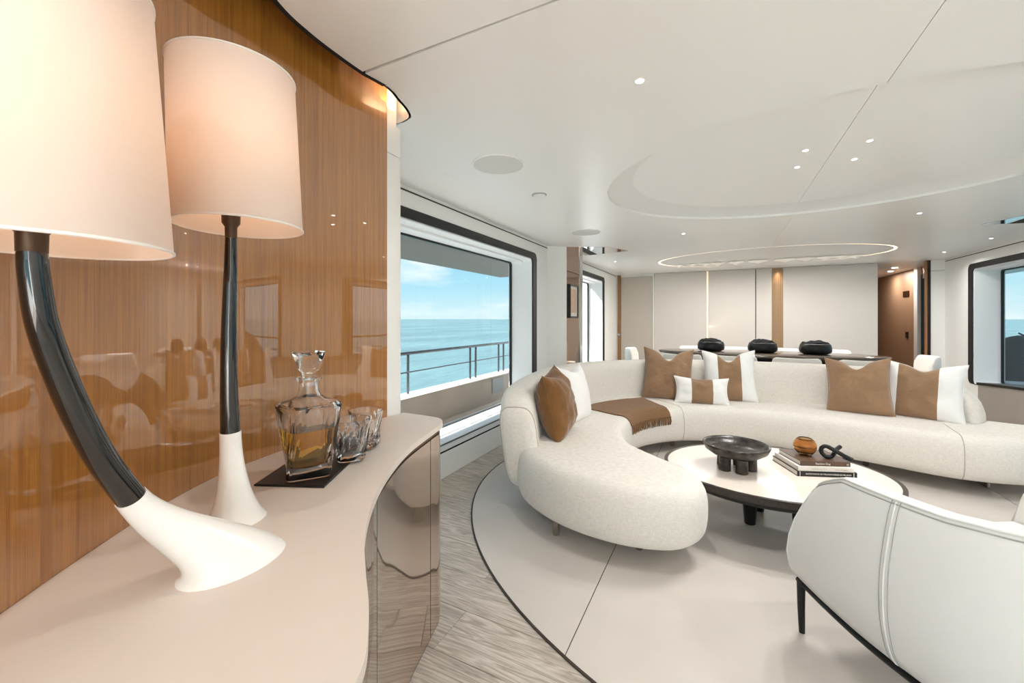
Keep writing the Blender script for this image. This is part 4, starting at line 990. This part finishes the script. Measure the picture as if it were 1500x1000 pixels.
# piping on the rim, front edges, and the stitched side seams
b = NB(); tube(b, [SR[i][8] + Vector((0, 0, .002)) for i in range(NU)], .0042, 8); mesh('piping', b, 'leather', sh)
b = NB(); tube(b, [SR[i][7].lerp(SR[i][8], .62) + (SR[i][7] - SR[i][12]).normalized() * .001 for i in range(NU)], .0022, 8); mesh('piping', b, 'stitch', sh)
for i in (0, NU - 1):
    b = NB(); tube(b, [SR[i][k] for k in range(0, 10)], .004, 8); mesh('piping', b, 'leather', sh)
def seam(fi, off, m, r):
    b = NB(); pts = []; i = int(fi); q_ = fi - i
    ra = [SR[i][k].lerp(SR[i + 1][k], q_) for k in range(16)]
    for k in range(0, 9):
        o = (ra[k] - (ra[12] if k > 3 else ra[13])); o.z = 0; pts.append(ra[k] + o.normalized() * off)
    tube(b, catmull([tuple(p) for p in pts], k=5), r, 6); mesh('stitching', b, m, sh)
for i in (27, NU - 29):
    seam(i, .0008, 'leather', .0026); seam(i - .75, .0002, 'stitch', .0011); seam(i + .75, .0002, 'stitch', .0011)
# seat and cushions
b = NB(); so_ = resample(UP, 60); poly = [(lambda q: (al(q.x, q.y, 0).x, al(q.x, q.y, 0).y))(Vector((CW / 2, .36)).lerp(p, .90)) for p in so_]
prism(b, poly, .23, .36, .02, 2); mesh('seat', b, 'leather', arm, angle=40)
b = NB(); rr = []
for k in range(9):
    f = [0, .3, .7, 1, 1, 1, .97, .9, .7][k]; z = [.36, .362, .366, .38, .40, .42, .435, .443, .448][k]; sc_ = [.80, .83, .845, .85, .852, .85, .84, .82, .70][k]
    rr.append([al(*(Vector((CW / 2, .34)).lerp(p, sc_)), z) for p in so_])
loft(b, rr); mesh('seat_cushion', b, 'leather', arm, angle=60)
# soft back pad folded over the inside rim
b = NB(); rr = []
for i in range(52, NU - 52, 2):
    p = UPR[i]; c = Vector((CW / 2, .3)); d = (c - p).normalized(); e = math.sin(PI * (i - 52) / (NU - 104))
    w = .045 + .015 * noise.noise((i * .2, 1, 0)); top = SR[i][9].z + .012 * e + .012 * noise.noise((i * .13, 3, 0))
    ctr = p + d * .10; ring = []
    for k in range(14):
        a = 2 * PI * k / 14; zz = (top + .44) / 2 + (top - .44) / 2 * math.copysign(abs(math.sin(a)) ** .6, math.sin(a)); q = ctr + d * w * math.cos(a)
        ring.append(al(q.x, q.y, zz))
    rr.append(ring)
loft(b, rr); mesh('back_pad', b, 'leather', arm, angle=70)
# frame and legs
b = NB(); tube(b, [al(p.x * .985 + .008, p.y, .199) for p in UPR], .0105, 10); fr_o = mesh('frame', b, 'black', arm)
for lx, ly, sx_, sy_ in ((.02, .0, 0, 0), (CW - .02, .0, 0, 0), (.15, .72, 0, .03), (CW - .15, .72, 0, .03)):
    b = NB(); tube(b, [al(lx, ly, .0065), al(lx + sx_ * .2, ly - .004, .1), al(lx, ly - .005, .215)], [.0105, .013, .0155], 12, True, .8); mesh('leg', b, 'black', arm)

# ================================================================== LOW CABINET BY THE RIGHT WINDOW
lc = thing('low_sideboard', 'low grey curved sideboard with dark wood edged top under the right window', 'sideboard', (2.7, 5.2, 0))
CP = catmull([(2.36, 5.92), (2.45, 5.78), (2.56, 5.62), (2.66, 5.35), (2.70, 5.0), (2.66, 4.6), (2.6, 4.45)], k=8)
poly = [(p.x, p.y) for p in CP] + [(3.09, 4.45), (3.09, 5.92)]
b = NB(); prism(b, poly, .0, .575); mesh('body', b, 'cabinet_grey', lc, angle=30)
b = NB(); prism(b, [(x - .012 if x < 3 else x, y) for x, y in poly], .575, .600, .003, 1); mesh('top', b, 'dark_oak', lc, angle=30)

# ================================================================== DINING AREA
DX, DY, DZ = .56, 7.12, .75
dt = thing('dining_table', 'long oval dining table with dark stone top and black pedestals', 'dining table', (DX, DY, 0))
b = NB(); loft(b, [[(x, y, z) for x, y in ell(DX, DY, 1.46 - q, .56 - q, 96)] for q, z in ((.06, DZ - .05), (.012, DZ - .038), (0, DZ - .02), (.004, DZ - .004), (.012, DZ))]); mesh('top', b, 'dining_top', dt, angle=40)
for px in (-.72, .0, .72):
    b = NB(); lathe(b, [(.26, 0), (.27, .015), (.2, .04), (.13, .12), (.12, .5), (.2, DZ - .05)], (DX + px, DY, 0), n=28); mesh('pedestal', b, 'black', dt)
def dchair():
    o = thing('dining_chair', 'cream upholstered dining chair pushed in at the dining table', 'chair', (0, 0, 0), 'dining chairs')
    b = NB(); box(b, -.25, .25, -.22, .25, .38, .47, .03, 3); mesh('seat', b, 'chair_fabric', o)
    b = NB(); rings = []
    for k in range(17):
        a = math.radians(-62 + 124 * k / 16); cx_, cy_ = .29 * math.sin(a), -.02 - .255 * math.cos(a); f = 1 - abs(k - 8) / 8
        top = .765 - .055 * (1 - min(1, f * 4)) ** 2 - (.04 if k in (0, 16) else 0); th_ = .028
        nx_, ny_ = math.sin(a), -math.cos(a); ring = []
        for j in range(14):
            t = 2 * PI * j / 14; u = th_ * math.copysign(abs(math.cos(t)) ** .7, math.cos(t)); zz = (top + .40) / 2 + (top - .40) / 2 * math.copysign(abs(math.sin(t)) ** .35, math.sin(t))
            ring.append((cx_ + nx_ * u, cy_ + ny_ * u - .12 * (zz - .45) * .3, zz))
        rings.append(ring)
    loft(b, rings); mesh('backrest', b, 'chair_fabric', o, angle=70)
    for sx_ in (-1, 1):
        for sy_ in (-1, 1):
            b = NB(); tube(b, [(sx_ * .21, .01 + sy_ * .20, .0), (sx_ * .19, .01 + sy_ * .18, .39)], [.011, .018], 10); mesh('leg', b, 'black', o)
    return o
c0_ = dchair(); spots = []
for q, x in zip(('first', 'second', 'third', 'fourth'), (-.48, .17, .85, 1.52)): spots.append((x, 6.36, 0, 'cream dining chair on the sofa side of the table, %s from the taupe door' % q))
for q, x in zip(('first', 'second', 'third', 'fourth'), (-.42, .24, .90, 1.56)): spots.append((x, 7.88, PI, 'cream dining chair on the fabric wall side of the table, %s from the taupe door' % q))
spots.append((-1.12, 7.05, -PI / 2, 'cream dining chair at the table end toward the taupe door')); spots.append((2.24, 7.3, PI / 2, 'cream dining chair at the table end toward the corridor'))
for i, (x, y, r, lab) in enumerate(spots):
    o = c0_ if i == 0 else copy_tree(c0_)
    o.location = (x, y, 0); o.rotation_euler = (0, 0, r); o['label'] = lab
for x, lab in ((-.13, 'black round planter of dark moss on dining table, end toward the taupe door'), (.56, 'black round planter of dark moss at the middle of the dining table'), (1.20, 'black round planter of dark moss on dining table, end toward the corridor')):
    y = DY
    o = thing('moss_planter', lab, 'planter', (x, y, DZ), 'black planters on the dining table')
    b = NB(); lathe(b, [(.12, 0), (.14, .003), (.178, .022), (.193, .05), (.192, .09), (.178, .142), (.170, .15), (.160, .15), (.158, .12)], (x, y, DZ), n=40); mesh('pot', b, 'black', o, angle=60)
    b = NB(); rings = []
    for k in range(9):
        a = PI / 2 * k / 8; r = .165 * math.cos(a) + .002
        rings.append([(x + r * math.cos(t), y + r * math.sin(t), DZ + .142 + .048 * math.sin(a) + .03 * noise.noise((x * 9 + 14 * r * math.cos(t), 14 * r * math.sin(t), k * .3))) for t in [2 * PI * j / 36 for j in range(36)]])
    loft(b, rings); mesh('moss', b, 'moss', o, angle=20)
# framed print on the bronze panel
pf = thing('framed_print', 'small framed print with black frame and pale mount on the bronze panel', 'picture', (-1.74, 5.2, 1.26))
b = NB(); plate(b, [(5.03, 1.262), (5.37, 1.262), (5.37, 1.70), (5.03, 1.70)], [[(5.052, 1.284), (5.348, 1.284), (5.348, 1.678), (5.052, 1.678)]], wallx, -1.745, -1.715); mesh('frame', b, 'black', pf, smooth=False)
b = NB(); box(b, -1.744, -1.728, 5.05, 5.35, 1.282, 1.68); mesh('mount', b, 'paper', pf, smooth=False)
b = NB(); box(b, -1.729, -1.7265, 5.08, 5.32, 1.33, 1.64); mesh('print', b, 'art_paper', pf, smooth=False)
